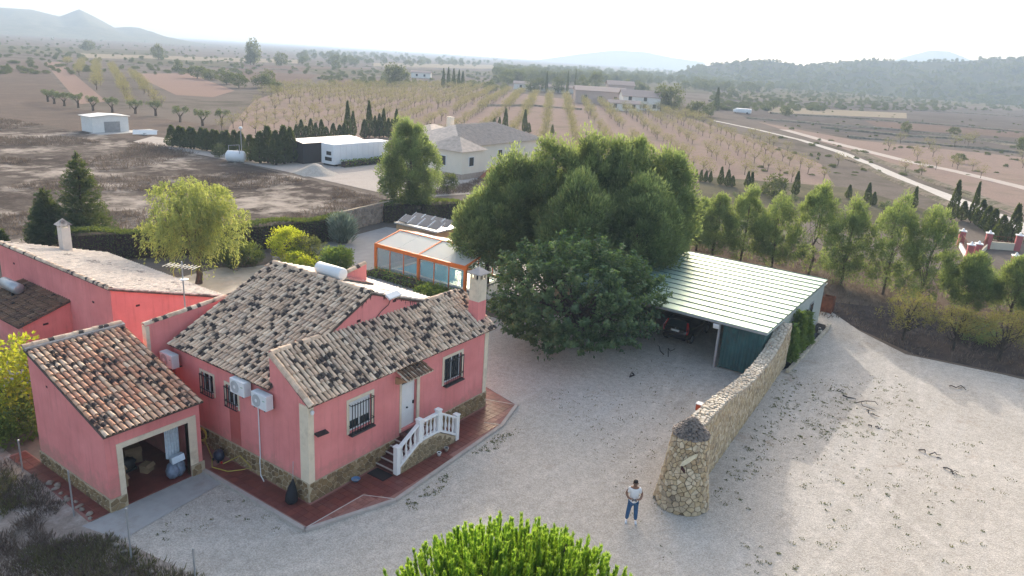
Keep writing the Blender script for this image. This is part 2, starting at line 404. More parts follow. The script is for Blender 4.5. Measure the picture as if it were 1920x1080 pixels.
tag(MB().add([(-6000, -6000, -.03), (6000, -6000, -.03), (6000, 6000, -.03), (-6000, 6000, -.03)], [(0, 1, 2, 3)]).build('ground', S_field), kind='structure')
# fields traced on the ground, each a sheet a little above the one below
sheet('orchard_field', [(60, 95), (72, 108), (120, 165), (174, 214), (292, 222), (244, 92), (170, 36), (135, 14), (96, 2), (84, 18), (80, 60)], -.014, S_orch)
sheet('red_field', pxs([(246, 138), (352, 137), (440, 170), (400, 182), (330, 178)]), -.010, S_red)
sheet('red_strip_field', pxs([(82, 116), (112, 116), (200, 190), (150, 195)]), -.010, S_red)
sheet('fallow_field', pxs([(-120, 108), (74, 113), (140, 196), (60, 210), (-120, 212)]), -.010, S_brown)
sheet('olive_field', [(30, 170), (60, 165), (72, 108), (60, 92), (48, 96), (40, 140)], -.006, S_brown)
sheet('scrub_field', [(42.5, 150), (46, 107), (48.5, 87), (46, 62), (44.5, 41), (42.5, 34), (33.5, 33), (25, 36), (14, 41), (2, 46), (-25, 80), (-25, 165)], -.002, S_scrub)
sheet('terrace_field', pxs([(1330, 182), (1920, 208), (2100, 212), (2100, 300), (1920, 285), (1600, 258), (1400, 222)]), -.012, S_grey)
sheet('right_red_field', pxs([(1420, 228), (1600, 262), (1920, 295), (2100, 320), (2100, 470), (1930, 415), (1800, 362), (1590, 282)]), -.008, S_orch)
sheet('neighbour_yard', [(46, 95), (52, 100), (57, 70), (70, 62), (76, 45), (62, 33), (46, 38), (47, 62)], .004, S_yard2)
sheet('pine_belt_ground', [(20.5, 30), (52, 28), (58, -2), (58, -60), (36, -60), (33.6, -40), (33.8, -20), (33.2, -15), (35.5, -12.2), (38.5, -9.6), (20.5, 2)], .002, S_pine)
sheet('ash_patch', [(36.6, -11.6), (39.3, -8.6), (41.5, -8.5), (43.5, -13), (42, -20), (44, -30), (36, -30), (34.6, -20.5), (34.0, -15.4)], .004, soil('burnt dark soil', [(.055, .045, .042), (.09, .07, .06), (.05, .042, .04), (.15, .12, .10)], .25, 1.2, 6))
sheet('yard_gravel', [(-5.4, 3.4), (-2.5, 20), (8, 28.6), (20.6, 26), (21, 6), (39, -2), (39, -9.5), (36.2, -11.8), (33.6, -15), (34.2, -20), (34, -45), (-30, -45), (-30, -12), (-9, -3)], .006, S_gravel)
sheet('willow_patio', [(7.4, 27.5), (7.4, 14), (17.5, 14), (19.5, 24), (15.5, 28)], .012, S_patio)
sheet('pool_paving', [(17.5, 24.5), (20, 28), (34, 29.5), (37, 22), (34, 8), (23, 8), (19.5, 10.2), (18, 14)], .016, S_pave)
rd = [G(*p) for p in [(1338, 226), (1420, 243), (1500, 262), (1575, 285), (1640, 313), (1700, 340), (1800, 378), (1920, 427), (2080, 500)]]
sheet('limestone_track', strip(rd, [1.6, 1.6, 2.0, 2.6, 3.0, 3.2, 3.4, 3.6, 3.6]), .004, S_road)
sheet('field_track', strip([G(*p) for p in [(1470, 243), (1540, 262), (1700, 302), (1800, 323), (1920, 352), (2080, 396)]], 3.2), .004, soil('grey field track', [(.40, .35, .31), (.47, .41, .36), (.36, .31, .27)], .1, .8, 5))
sheet('concrete_apron', [(-5.75, 4.72), (-1.25, 4.72), (-1.25, 3.5), (-5.3, 3.02)], .02, S_conc)

# strips of other crops and fallow across the plain
S_olive = soil('olive brown fallow', [(.15, .13, .085), (.19, .165, .11), (.13, .115, .08), (.22, .19, .14)], .02, .2, 2, k=.8); S_dark = soil('dark ploughed soil', [(.13, .095, .078), (.17, .125, .10), (.12, .09, .075)], .02, .2, 2); S_straw = soil('stubble', [(.24, .20, .145), (.28, .235, .17), (.21, .175, .13)], .02, .2, 2)
for k, (m_, q) in enumerate(((S_olive, [(-60, 82), (330, 96), (330, 104), (-60, 98)]), (S_straw, [(150, 100), (560, 112), (560, 119), (150, 108)]), (S_dark, [(330, 118), (700, 128), (690, 138), (420, 130)]), (S_olive, [(560, 128), (1000, 134), (1000, 145), (600, 140)]), (S_dark, [(600, 148), (760, 150), (900, 160), (640, 162)]), (S_straw, [(700, 118), (960, 122), (960, 130), (700, 126)]), (S_olive, [(240, 108), (460, 118), (440, 128), (250, 118)]), (S_dark, [(450, 133), (600, 140), (560, 158), (460, 150)]), (S_olive, [(1000, 138), (1330, 150), (1330, 176), (1230, 172), (1000, 152)]), (S_olive, [(1330, 150), (2000, 175), (2000, 205), (1400, 184)]), (S_straw, [(1440, 200), (1700, 212), (1700, 222), (1440, 211)]), (S_dark, [(1620, 226), (1960, 246), (1960, 262), (1650, 240)]), (S_olive, [(1310, 330), (1600, 352), (1760, 400), (1690, 430), (1310, 400)]))):
    sheet('field_strip', pxs(q), -.007+.0004*k, m_)
# low banks that step the far terraces
def bank(pts, h, w, m, name='terrace_bank'):
    P = np.array([p[:2] for p in pts], float); rg = T(int(abs(P.sum())*10) % 99999); Q = []
    for a, b in zip(P[:-1], P[1:]):
        k = max(2, int(np.linalg.norm(b-a)/6)); Q += [a+(b-a)*t for t in np.linspace(0, 1, k, endpoint=False)]
    Q = np.array(Q+[P[-1]]); d = unit(np.gradient(Q, axis=0)); n = np.stack([-d[:, 1], d[:, 0]], 1); mb = MB(); V_ = []; k = len(Q)
    for s_, z in ((-.5, -.05), (-.25, .8), (.25, 1), (.5, -.05)):
        for q, nn in zip(Q, n): o = rg.uniform(-.15, .15); V_.append((q[0]+nn[0]*w*(s_+o), q[1]+nn[1]*w*(s_+o), z*h*(1+rg.uniform(-.3, .3)) if z > 0 else z))
    mb.add(V_, [(r*k+i, r*k+i+1, (r+1)*k+i+1, (r+1)*k+i) for r in range(3) for i in range(k-1)])
    return tag(mb.build(name, m), kind='structure')
S_bank = soil('dry stone and scrub bank', [(.15, .13, .095), (.24, .20, .16), (.12, .115, .075), (.30, .255, .21)], .2, .8, 3)
for a in [[(1445, 213), (1600, 222), (1760, 234), (1960, 252)], [(1400, 222), (1560, 235), (1700, 246), (1960, 276)], [(1590, 258), (1720, 268), (1960, 292)], [(1330, 190), (1500, 196), (1700, 206), (1960, 222)],
          [(1540, 240), (1700, 256), (1830, 262), (1960, 284)], [(230, 122), (400, 126), (560, 132)], [(600, 148), (800, 140), (1000, 147)], [(900, 199), (1000, 199), (1090, 206)], [(600, 123), (800, 128), (1000, 131)]]:
    bank([G(*p) for p in a], .55, 2.6, S_bank)
bank([G(*p) for p in [(1588, 297), (1680, 340), (1780, 383), (1870, 424), (1960, 470)]], .35, 1.8, S_bank)
bank([G(*p) for p in [(1600, 284), (1720, 330), (1830, 372), (1960, 415)]], .4, 2.2, S_bank)

# hills and mountains
def hill(name, ridge, dist, depth, m, base=-2., seed=1, rough=.06, foot=None):
    """ridge: photo pixels of the skyline, set at a real distance; slopes run down towards and away from the viewer"""
    rg = T(seed); top = []
    px = np.linspace(ridge[0][0], ridge[-1][0], 90); py = np.interp(px, [r[0] for r in ridge], [r[1] for r in ridge])
    for x, y in zip(px, py):
        d = (x-960)/FPX*AXX-(y-540)/FPX*AXU+AXF; k = dist/np.hypot(d[0], d[1]); top.append(CAM+k*d)
    top = np.array(top); mid = top.mean(0); out = unit((mid-CAM)[:2]); rows = []; R_ = 14
    for r in range(-R_, R_+1):
        t = r/R_; f = (1-abs(t))**1.15 if abs(t) < 1 else 0
        q = top.copy(); q[:, :2] += out*t*depth
        wob = np.interp(np.arange(90), np.arange(0, 90, 3), rg.normal(size=30))
        q[:, 2] = base+(top[:, 2]-base)*f*(1+rough*wob*(abs(t) > .05)*4*(1-f))
        rows.append(q)
    V_ = np.concatenate(rows); n = 90
    o = MB().add(V_, [(i*n+j, i*n+j+1, (i+1)*n+j+1, (i+1)*n+j) for i in range(2*R_) for j in range(n-1)]).build(name, m, smooth=True)
    return tag(o, kind='structure'), rows
S_mount = soil('mountain scrub', [(.11, .115, .08), (.17, .16, .115), (.13, .13, .09), (.22, .20, .16)], .01, .06, .3)
S_hillr = soil('hill scrub', [(.05, .058, .034), (.08, .08, .05), (.06, .066, .04), (.12, .11, .08)], .02, .12, .8)
hill('mountain', [(-260, 46), (-120, 20), (0, 14), (60, 18), (112, 31), (148, 17), (175, 30), (215, 52), (240, 50), (262, 52), (300, 66), (345, 76), (400, 84)], 2300, 700, S_mount, seed=3)
hill('mountain', [(1640, 128), (1690, 108), (1745, 94), (1780, 96), (1820, 112), (1880, 124)], 4200, 500, S_mount, seed=4)
hill('mountain', [(1010, 112), (1090, 101), (1150, 94), (1210, 97), (1260, 108), (1320, 116)], 5200, 500, S_mount, seed=5)
_, HR = hill('hill', [(1430, 140), (1500, 126), (1570, 118), (1640, 113), (1700, 116), (1790, 116), (1860, 110), (1930, 111), (2050, 118), (2200, 155)], 1350, 480, S_hillr, seed=6)
_, HR2 = hill('hill', [(1290, 128), (1370, 118), (1420, 112), (1470, 118), (1530, 128), (1580, 140)], 1250, 300, S_hillr, seed=7)

# ------------------------------------------------------------------ materials of the buildings
def render_paint(name, col, sun, streak=True):
    """old coloured render: cloudy fading, faint vertical run marks"""
    N = NT(name)
    c = N.mix(N.mapr(N.noise(.7, 5, .6), .3, .7), tuple(k*.90 for k in col), sun)
    mp = N.n('Mapping'); mp.inputs['Scale'].default_value = (5, 5, .35); N.l(N.pos(), mp.inputs['Vector'])
    if streak: c = N.mix(N.mapr(N.noise(1.2, 5, .7, mp.outputs[0]), .52, .85, 0, .55), c, tuple(k*.55 for k in col))
    sx = N.n('SeparateXYZ'); N.l(N.pos(), sx.inputs[0]); sp_ = N.math('ADD', N.mapr(sx.outputs['Z'], .75, 1.5, .62, 0), N.mapr(N.noise(2.2, 5, .7), .3, .7, -.42, .25)); c = N.mix(N.mapr(sp_, .1, .6, 0, .55), c, (.40, .22, .17))   # splashed soil above the plinth
    N.bsdf(c, .9, .15, 0, N.noise(45, 3), .15, .01); MATS[name] = N.m; return N.m
PINK = render_paint('pink render', (.75, .245, .23), (.81, .29, .27))
PINKD = render_paint('darker pink paint', (.50, .115, .10), (.55, .14, .12), False)
CREAM = mat('cream trim', (.72, .61, .46), .85, .2, .08, 2, bump=.1, dirt=(.50, .40, .29))
WHITE = mat('white paint', (.78, .77, .75), .55, .35, .04, 3)
WPLAS = mat('white plastic', (.72, .73, .73), .45, .4, .04, 3)
DARKM = mat('black iron', (.02, .021, .024), .5, .4, .1)
GLASS = None
def glass(name, tint=(.02, .03, .035), rough=.06):
    N = NT(name); N.bsdf(tint, rough, .6); MATS[name] = N.m; return N.m
DGLASS = glass('dark window glass')
MORT = mat('pale mortar', (.44, .36, .25), .95, .1, .1, 4, bump=.2)
TILE_H = pieces('weathered roof tile', [(.50, .35, .245), (.64, .465, .325), (.70, .525, .375), (.56, .40, .285), (.77, .61, .45), (.47, .34, .255)], dark=(.032, .030, .034), tilewise=.34, var=.25)
TILE_G = pieces('garage roof tile', [(.50, .235, .145), (.62, .335, .205), (.64, .45, .30), (.54, .28, .18), (.70, .53, .38), (.46, .22, .145)], dark=(.020, .018, .022), tilewise=.24, var=.25)
TILE_A = pieces('annex roof tile', [(.54, .44, .36), (.62, .52, .42), (.58, .48, .39), (.66, .56, .46)], rough=.6, spec=.5, dark=(.13, .10, .085), dthr=(.57, .68), dscale=.7, var=.2)
TILE_L = pieces('brown roof tile', [(.16, .095, .06), (.22, .13, .08), (.12, .075, .055), (.26, .17, .11)], dark=(.03, .027, .027), dthr=(.58, .64), dscale=2.5)
DECK = mat('roof channel tiles', (.12, .088, .072), .95, .1, .3, 5, bump=.3, dirt=(.03, .027, .027), dscale=3)
PSTONE = pieces('plinth stone', [(.19, .125, .06), (.27, .18, .09), (.15, .10, .055), (.33, .235, .13), (.21, .15, .085)], var=.25)
FLOORT = pieces('red terrace tile', [(.15, .042, .034), (.18, .050, .038), (.13, .038, .033), (.165, .046, .037)], rough=.42, spec=.45, var=.18, scale=3, bump=0, dark=(.20, .105, .09), dthr=(.62, .80), dscale=.8)
GROUT = mat('terrace grout', (.30, .15, .125), .85, .2, .1)
KERB = mat('terrace kerb', (.40, .355, .32), .9, .2, .12, 3, bump=.1)

def fx(y0, out=-1): return lambda u, v, d: (u, y0+out*d, v)          # face looking towards -y
def fy(x0, out=-1): return lambda u, v, d: (x0+out*d, u, v)          # face looking towards -x

# ------------------------------------------------------------------ terrace of dark red tiles round the house
TER = tag(sheet('terrace', [(-1.12, 4.72), (-1.12, 9.6), (.1, 9.6), (.1, .1), (10.6, .1), (10.6, 2.2), (11.9, 2.0), (12.25, 1.4), (11.57, -1.1), (9.42, -1.74), (2.11, -2.2), (-1.12, -1.12)], .085, GROUT), kind='structure')
edge = [(-1.2, 4.72), (-1.2, -1.16), (2.11, -2.28), (9.44, -1.82), (11.63, -1.14), (12.33, 1.4), (11.95, 2.1)]
for a, b in zip(edge[:-1], edge[1:]):
    a, b = np.array(a), np.array(b); d = unit(b-a); n = np.array([d[1], -d[0]]); L = np.linalg.norm(b-a); k = max(1, int(L/1.0))
    for i in range(k):
        p = a+d*(i+.5)*L/k+n*(-.02); MB().obox((*p, .055), (*(d*(L/k/2-.006)), 0), (*(n*.075), 0), (0, 0, .058)).build('kerb_stone', KERB, TER)
def inpoly(p, poly):
    x, y = p; c = False
    for i in range(len(poly)):
        x1, y1 = poly[i]; x2, y2 = poly[i-1]
        if (y1 > y) != (y2 > y) and x < (x2-x1)*(y-y1)/(y2-y1)+x1: c = not c
    return c
tpoly = [(-1.1, 4.7), (-1.1, -1.1), (2.11, -2.2), (9.42, -1.74), (11.57, -1.1), (12.2, 1.4), (11.9, 2.0), (10.62, 2.0), (10.62, -.07), (-.07, -.07), (-.07, 4.7)]
light_tris = [[(-1.1, -1.1), (2.11, -2.2), (1.55, -1.15)], [(9.1, -1.05), (11.57, -1.1), (9.42, -1.74)], [(11.57, -1.1), (12.25, 1.4), (10.7, 1.2)]]
FLOORL = pieces('pale worn terrace tile', [(.26, .115, .09), (.30, .14, .11), (.23, .10, .08)], rough=.5, var=.25, bump=0)
s_ = .30; tme = MB().bx(-s_/2+.006, s_/2-.006, -s_/2+.006, s_/2-.006, 0, .014).mesh('tile', FLOORT); tme2 = MB().bx(-s_/2+.006, s_/2-.006, -s_/2+.006, s_/2-.006, 0, .014).mesh('tile', FLOORL)
spots = []
for i in range(-5, 46):
    for j in range(-9, 20):
        p = (i*s_+.02, j*s_-.03)
        q = [(p[0]+a*s_*.42, p[1]+b*s_*.42) for a in (-1, 1) for b in (-1, 1)]
        if all(inpoly(k, tpoly) for k in q): spots.append(p)
spots.sort(key=lambda p: (p[0]+15)**2+(p[1]+19)**2); restt = MB()
for k, p in enumerate(spots):
    li = any(inpoly(p, t) for t in light_tris)
    if k < 300:
        o = bpy.data.objects.new('tile', tme2 if li else tme); link(o, TER); o.location = (p[0], p[1], .084)
    else: restt.bx(p[0]-s_/2+.006, p[0]+s_/2-.006, p[1]-s_/2+.006, p[1]+s_/2-.006, .084, .098, rng.random())
o = restt.build('tiles', FLOORT, TER); o['kind'] = 'stuff'
LINE = mat('white joint line', (.50, .44, .40), .8)
for t in light_tris:
    for a, b in ((t[0], t[2]), (t[1], t[2])):
        a, b = np.array(a), np.array(b); d = unit(b-a); n = np.array([-d[1], d[0]])
        MB().obox((*((a+b)/2), .097), (*(d*np.linalg.norm(b-a)/2), 0), (*(n*.02), 0), (0, 0, .005)).build('joint_strip', LINE, TER)

# ------------------------------------------------------------------ the pink house
H = thing('pink_house', 'pink single storey house with mottled tiled roofs and cream corner trim beside the yard', 'house', (0, 0, 0))
YR, ZR, ZE = 1.9, 5.36, 3.98; XRIDGE, ZRIDGE, XE, ZEM = 4.96, 6.52, 10.1, 4.05; ZEB = 4.76; YB = 8.2
W1 = (1.93, 3.08, 2.12, 3.36); W2 = (7.42, 8.58, 2.24, 3.40); DR = (4.75, 5.68, 1.06, 3.42)
L1 = (5.56, 6.34, 2.5, 3.36); L2 = (4.02, 4.74, 2.46, 3.32)
mb = wall_holes(MB(), fx(0, 1), 0, 10.5, 0, ZE+.02, [W1, W2, DR]); mb.build('wall', PINK, H)
mb = wall_holes(MB(), fy(0, 1), .25, YB, 0, ZE+.02, [L1, L2])
mb.prism([(0, .0, ZE+.02), (0, YR+.12, ZE+.02), (0, YR+.12, ZR+.1), (0, YR, ZR), (0, -.0, ZE+.08)], (.25, 0, 0)); mb.build('wall', PINK, H)
mb = MB().bx(10.25, 10.5, .25, YR, 0, ZE+.02); mb.prism([(10.25, 0, ZE+.02), (10.25, YR, ZE+.02), (10.25, YR, ZR), (10.25, 0, ZE+.06)], (.25, 0, 0)); mb.build('wall', PINK, H)
mb = MB().bx(9.75, 10.0, YR+.25, YB, 0, 4.72); mb.build('wall', PINK, H)
for yy, nm in ((YR+.02, 'gable_wall'), (YB-.26, 'wall')):
    mb = MB().prism([(.26, yy, 0 if yy > 3 else 3.9), (9.74, yy, 0 if yy > 3 else 3.9), (9.74, yy, ZEB-.02), (XRIDGE, yy, ZRIDGE-.08), (.26, yy, ZEM-.02)], (0, .24, 0)); mb.build(nm, PINK, H)
box('ceiling_slab', CREAM, H, .3, 10.2, .3, YB-.3, 3.8, 3.86)
# roofs
def roof(name, O, e, s, width, length, thick=.07, m=DECK, parent=H):
    O, e, s = (np.asarray(q, float) for q in (O, e, s)); n = unit(np.cross(e, s)); c = O+e*width/2+s*length/2-n*thick/2
    return MB().obox(c, e*width/2, s*length/2, n*thick/2).build(name, m, parent)
sf = unit(np.array([0, YR+.22, ZR-ZE+.02])); Lf = math.hypot(YR+.22, ZR-ZE+.02)
FR = roof('front_roof', (-.1, -.22, ZE-.0), (1, 0, 0), sf, 10.98, Lf); lay_tiles((-.1, -.22, ZE), (1, 0, 0), sf, 10.98, Lf, .205, .34, TILE_H, FR, T(11))
sm = unit(np.array([XRIDGE+.22, 0, ZRIDGE-ZEM])); Lm = math.hypot(XRIDGE+.22, ZRIDGE-ZEM)
MR = roof('main_roof', (-.22, YB+.05, ZEM), (0, -1, 0), sm, YB+.05-YR+.04, Lm); lay_tiles((-.22, YB+.05, ZEM), (0, -1, 0), sm, YB+.05-YR+.04, Lm, .205, .34, TILE_H, MR, T(12))
sb = unit(np.array([-(XE-XRIDGE), 0, ZRIDGE-ZEB])); Lb = math.hypot(XE-XRIDGE, ZRIDGE-ZEB)
BR = roof('back_roof', (XE, YR-.02, ZEB), (0, 1, 0), sb, YB+.05-YR+.04, Lb); lay_tiles((XE, YR-.02, ZEB), (0, 1, 0), sb, YB+.05-YR+.04, Lb, .222, .36, TILE_A, BR, T(13), limit=0)
rt = tile_mesh(.42, .13, .12, TILE_H, 0)
def ridge(a, b, parent, me=rt, step=.36):
    a, b = np.array(a, float), np.array(b, float); L = np.linalg.norm(b-a); d = (b-a)/L; e = unit(np.cross(d, (0, 0, 1.))); n = np.cross(e, d)
    for k in range(int(L/step)):
        p = a+d*(k*step)+n*(.012*(k % 2)); o = bpy.data.objects.new('ridge_tile', me); link(o, parent)
        o.matrix_basis = Matrix(((e[0], d[0], n[0], p[0]), (e[1], d[1], n[1], p[1]), (e[2], d[2], n[2], p[2]), (0, 0, 0, 1)))
ridge((XRIDGE, YR-.02, ZRIDGE-.0), (XRIDGE, YB+.1, ZRIDGE-.0), MR)
ridge((-.02, -.25, ZE+.02), (-.02, YR+.1, ZR+.04), FR)
ridge((.0, YR+.04, ZR+.0), (2.3, YR+.04, ZR+.0), FR); ridge((8.2, YR+.04, ZR), (10.7, YR+.04, ZR), FR)
# dark wet streaks under the gable coping are grime on the render
GRIME = mat('black grime run', (.10, .055, .05), .95, .1, .2, 6)
rg = T(21)
for k in range(16):
    t = (k+.5)/16; y = YR*(.95-t*.85)+rg.uniform(-.04, .04); z = ZE+(ZR-ZE)*(y+.1)/(YR+.1); h = rg.uniform(.08, .3)*(1.2-.3*t); w = rg.uniform(.02, .05)
    MB().prism([(-.004, y-w, z), (-.004, y+w, z+.02), (-.004, y+w*.3, z-h)], (.006, 0, 0)).build('grime_run', GRIME, H)
for k in range(26):
    x = rg.uniform(2.6, 8.0); z = ZRIDGE-abs(x-XRIDGE)*((ZRIDGE-ZEM) if x < XRIDGE else (ZRIDGE-ZEB))/(XRIDGE)-.09; h = rg.uniform(.06, .2); w = rg.uniform(.02, .05)
    MB().prism([(x-w, YR+.016, z), (x+w, YR+.016, z), (x+w*.2, YR+.016, z-h)], (0, .006, 0)).build('grime_run', GRIME, H)
# trim
box('corner_trim', CREAM, H, -.03, .24, -.03, .42, .84, ZE-.06); box('corner_trim', CREAM, H, 10.26, 10.53, -.03, .3, .78, ZE-.06)
# stone plinth
PL = MB().bx(-.05, 10.54, -.05, .02, 0, .84).build('plinth', MORT, H)
lay_stones(cells(10.55, .84, .26, T(31), 1.3), lambda u, v, d: (u-.02, -.05-d, v), PSTONE, PL, T(32), .012, .018, 170)
PL2 = MB().bx(-.05, .02, .03, YB, 0, .86).build('plinth', MORT, H)
lay_stones(cells(YB, .86, .27, T(33), 1.25), lambda u, v, d: (-.05-d, u, v), PSTONE, PL2, T(34), .03, .03, 130)
PL3 = MB().bx(10.48, 10.55, .03, YR, 0, .84).build('plinth', MORT, H)

def window(parent, fn, o, nb=8, cage=.16, sill=True, m=CREAM, sur=.13, glassm=None, shutter=False):
    """cream surround > frame, pane, caged iron bars; o = (u0,u1,v0,v1)"""
    u0, u1, v0, v1 = o; s = sur
    def q(mbx, a, b, c, d, e, f):  # box in wall coordinates
        P = [fn(*p) for p in ((a, c, e), (b, c, e), (b, d, e), (a, d, e), (a, c, f), (b, c, f), (b, d, f), (a, d, f))]
        return mbx.add(P, [(0, 3, 2, 1), (4, 5, 6, 7), (0, 1, 5, 4), (1, 2, 6, 5), (2, 3, 7, 6), (3, 0, 4, 7)])
    mb = MB(); q(mb, u0-s, u0, v0-s*.4, v1+s, -.03, .02); q(mb, u1, u1+s, v0-s*.4, v1+s, -.03, .02); q(mb, u0, u1, v1, v1+s, -.03, .02)
    w = mb.build('window', m, parent)
    mb = MB(); f = .06
    q(mb, u0, u0+f, v0, v1, -.14, -.08); q(mb, u1-f, u1, v0, v1, -.14, -.08); q(mb, u0+f, u1-f, v0, v0+f, -.14, -.08); q(mb, u0+f, u1-f, v1-f, v1, -.14, -.08); q(mb, (u0+u1)/2-f/2, (u0+u1)/2+f/2, v0+f, v1-f, -.14, -.08)
    mb.build('frame', WPLAS, w)
    for a, b in ((u0+f, (u0+u1)/2-f/2), ((u0+u1)/2+f/2, u1-f)): q(MB(), a, b, v0+f, v1-f, -.125, -.105).build('pane', glassm or DGLASS, w)
    if shutter: q(MB(), u0+f, u1-f, v0+(v1-v0)*.33, v1-f, -.10, -.085).build('roller_blind', WPLAS, w)
    b = .012; e0, e1 = cage-.012, cage+.012
    for k in range(nb):
        u = u0+.02+(u1-u0-.04)*k/(nb-1); q(MB(), u-b, u+b, v0-.06, v1-.04, e0, e1).build('bar', DARKM, w)
    for v in (v0-.05, v0+(v1-v0)*.22, v1-.1):
        q(MB(), u0-.02, u1+.02, v-b, v+b, e0-.002, e1+.002).build('bar', DARKM, w)
        for u in (u0-.02, u1): q(MB(), u, u+.02, v-b, v+b, .0, e0).build('bar', DARKM, w)
    if sill: q(MB(), u0-.04, u1+.04, v0-.12, v0-.055, -.01, cage+.05).build('sill', mat('dark tile sill', (.05, .04, .04), .5, .4), w)
    return w
window(H, fx(0), W1, 9, shutter=True); window(H, fx(0), W2, 9)
window(H, fy(0), L1, 6, .1, False, sur=.1); window(H, fy(0), L2, 6, .1, False, sur=.1)
box('painted_strip', PINKD, H, -.006, .02, 3.95, 4.6, .88, 2.36)
# dark rooms behind the openings
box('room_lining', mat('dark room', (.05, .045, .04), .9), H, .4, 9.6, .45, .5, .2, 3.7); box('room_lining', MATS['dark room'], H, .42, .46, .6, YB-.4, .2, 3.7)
# door
mb = MB().bx(DR[0]-.1, DR[0], -.03, .02, 1.0, DR[3]+.05).bx(DR[1], DR[1]+.16, -.03, .02, 1.0, DR[3]+.05).bx(DR[0], DR[1], -.03, .02, DR[3], DR[3]+.05); mb.build('door_surround', CREAM, H)
D = box('door', WHITE, H, DR[0]+.02, DR[1]-.02, .12, .17, 1.06, 2.98, .01)
box('transom_pane', DGLASS, D, DR[0]+.1, DR[1]-.3, .13, .15, 3.02, 3.38); box('transom_frame', WPLAS, D, DR[0]+.02, DR[1]-.02, .145, .18, 2.985, 3.42)
MB().lathe((5.2, .09, 1.9), [(.035, 0), (.05, .02), (.035, .05)], 10).build('knob', DARKM, D); box('handle', DARKM, D, 5.55, 5.6, .07, .12, 1.98, 2.12)
box('door_panel', WHITE, D, 4.9, 5.5, .108, .12, 1.2, 1.75, .01); box('door_panel', WHITE, D, 4.9, 5.5, .108, .12, 2.05, 2.85, .01)
# porch roof
sp = unit(np.array([0, .72, .30])); PR_ = roof('porch_roof', (4.36, -.72, 3.62), (1, 0, 0), sp, 1.5, .78, .05, CREAM)
lay_tiles((4.36, -.72, 3.62), (1, 0, 0), sp, 1.5, .78, .19, .39, TILE_L, PR_, T(14))
for x in (4.38, 5.76): MB().prism([(x, -.66, 3.57), (x, 0, 3.57), (x, 0, 3.28), (x, -.15, 3.3)], (.09, 0, 0)).build('bracket', mat('porch timber', (.45, .28, .15), .8), PR_)
# chimney
CH = MB().bx(10.08, 10.66, .32, .88, 4.3, 5.28).build('chimney', PINK, H)
box('shaft', CREAM, CH, 10.085, 10.655, .325, .875, 5.28, 6.3)
for x in (10.09, 10.33, 10.57):
    for y in (.33, .56, .79):
        if (x, y) != (10.33, .56): MB().bx(x, x+.08, y, y+.08, 6.3, 6.55).build('cap_pier', CREAM, CH)
box('flue', DARKM, CH, 10.2, 10.54, .44, .76, 6.3, 6.5)
MB().add([(9.99, .23, 6.55), (10.75, .23, 6.55), (10.75, .97, 6.55), (9.99, .97, 6.55), (10.37, .6, 6.86), (9.99, .23, 6.6), (10.75, .23, 6.6), (10.75, .97, 6.6), (9.99, .97, 6.6)], [(3, 2, 1, 0), (0, 1, 6, 5), (1, 2, 7, 6), (2, 3, 8, 7), (3, 0, 5, 8), (5, 6, 4), (6, 7, 4), (7, 8, 4), (8, 5, 4)]).build('cap', mat('chimney cap tile', (.46, .40, .36), .9, .1, .15), CH)
# parapets
PP = MB().prism([(-.82, 8.62, 0), (3.4, 8.62, 0), (3.4, 8.62, 5.25), (-.82, 8.62, 4.9)], (0, .24, 0)).build('parapet', PINK, H); ridge((-.9, 8.74, 4.9), (3.4, 8.74, 5.26), PP)
box('end_trim', CREAM, PP, -.87, -.72, 8.6, 8.88, 2.0, 4.86)
P2 = MB().prism([(7.3, 6.0, 4.4), (8.65, 6.0, 4.0), (8.65, 6.0, 6.16), (7.3, 6.0, 5.9)], (0, .22, 0)).build('parapet', PINK, H); ridge((7.2, 6.11, 5.9), (8.7, 6.11, 6.18), P2)
# wall vents, wall lamp, junction box
VENT = mat('dark vent', (.05, .02, .02), .9)
for x, z in ((4.15, 5.45), (6.2, 5.82)): box('vent', VENT, H, x, x+.2, YR+.008, YR+.03, z, z+.1)
MB().obox((.5, -.12, 2.72), (.26, 0, -.02), (0, .11, .03), (0, -.01, .02)).build('wall_lamp', DARKM, H); MB().lathe((.12, -.1, 3.6), [(.05, 0), (.07, .05), (.07, .12), (.03, .15)], 10).build('porch_light', WHITE, H)
MB().tube([(-.05, 2.72, 3.4), (-.05, 2.72, 1.0), (-.10, 2.70, .7), (-.10, 2.68, .16), (-.25, 2.3, .12)], .022, 8).build('drain_pipe', WPLAS, H)

# ------------------------------------------------------------------ fixed to the house
def aircon(label, y0, z0, x=-.44, ln=.86, h=.58):
    t = thing('air_conditioner', label, 'air conditioner', (x+.17, y0+ln/2, z0), 'air conditioner units on the side wall')
    box('casing', WPLAS, t, x, x+.32, y0, y0+ln, z0, z0+h, .02)
    MB().tube([(x-.004, y0+ln*.64, z0+h*.5), (x-.018, y0+ln*.64, z0+h*.5)], h*.40, 20).build('fan_grille', mat('grey grille', (.42, .43, .44), .6), t)
    MB().tube([(x-.018, y0+ln*.64, z0+h*.5), (x-.024, y0+ln*.64, z0+h*.5)], h*.12, 12).build('fan_hub', WPLAS, t)
    box('badge', mat('green badge', (.25, .42, .30), .5), t, x-.004, x, y0+.08, y0+.2, z0+h*.62, z0+h*.68)
    for k in (.12, ln-.16): box('bracket', DARKM, t, x+.02, -.0, y0+k, y0+k+.04, z0-.05, z0-.004)
aircon('white air conditioner on the pink side wall, nearest the cream corner trim', 1.72, 3.28)
aircon('white air conditioner above the small barred window, middle one of the side wall', 2.98, 3.42)
aircon('white air conditioner at the far back of the side wall beside the garage roof', 7.55, 3.2, -.5)
t = thing('water_heater_tank', 'white solar water tank lying on the main roof ridge', 'water tank', (5.45, 4.9, 6.4))
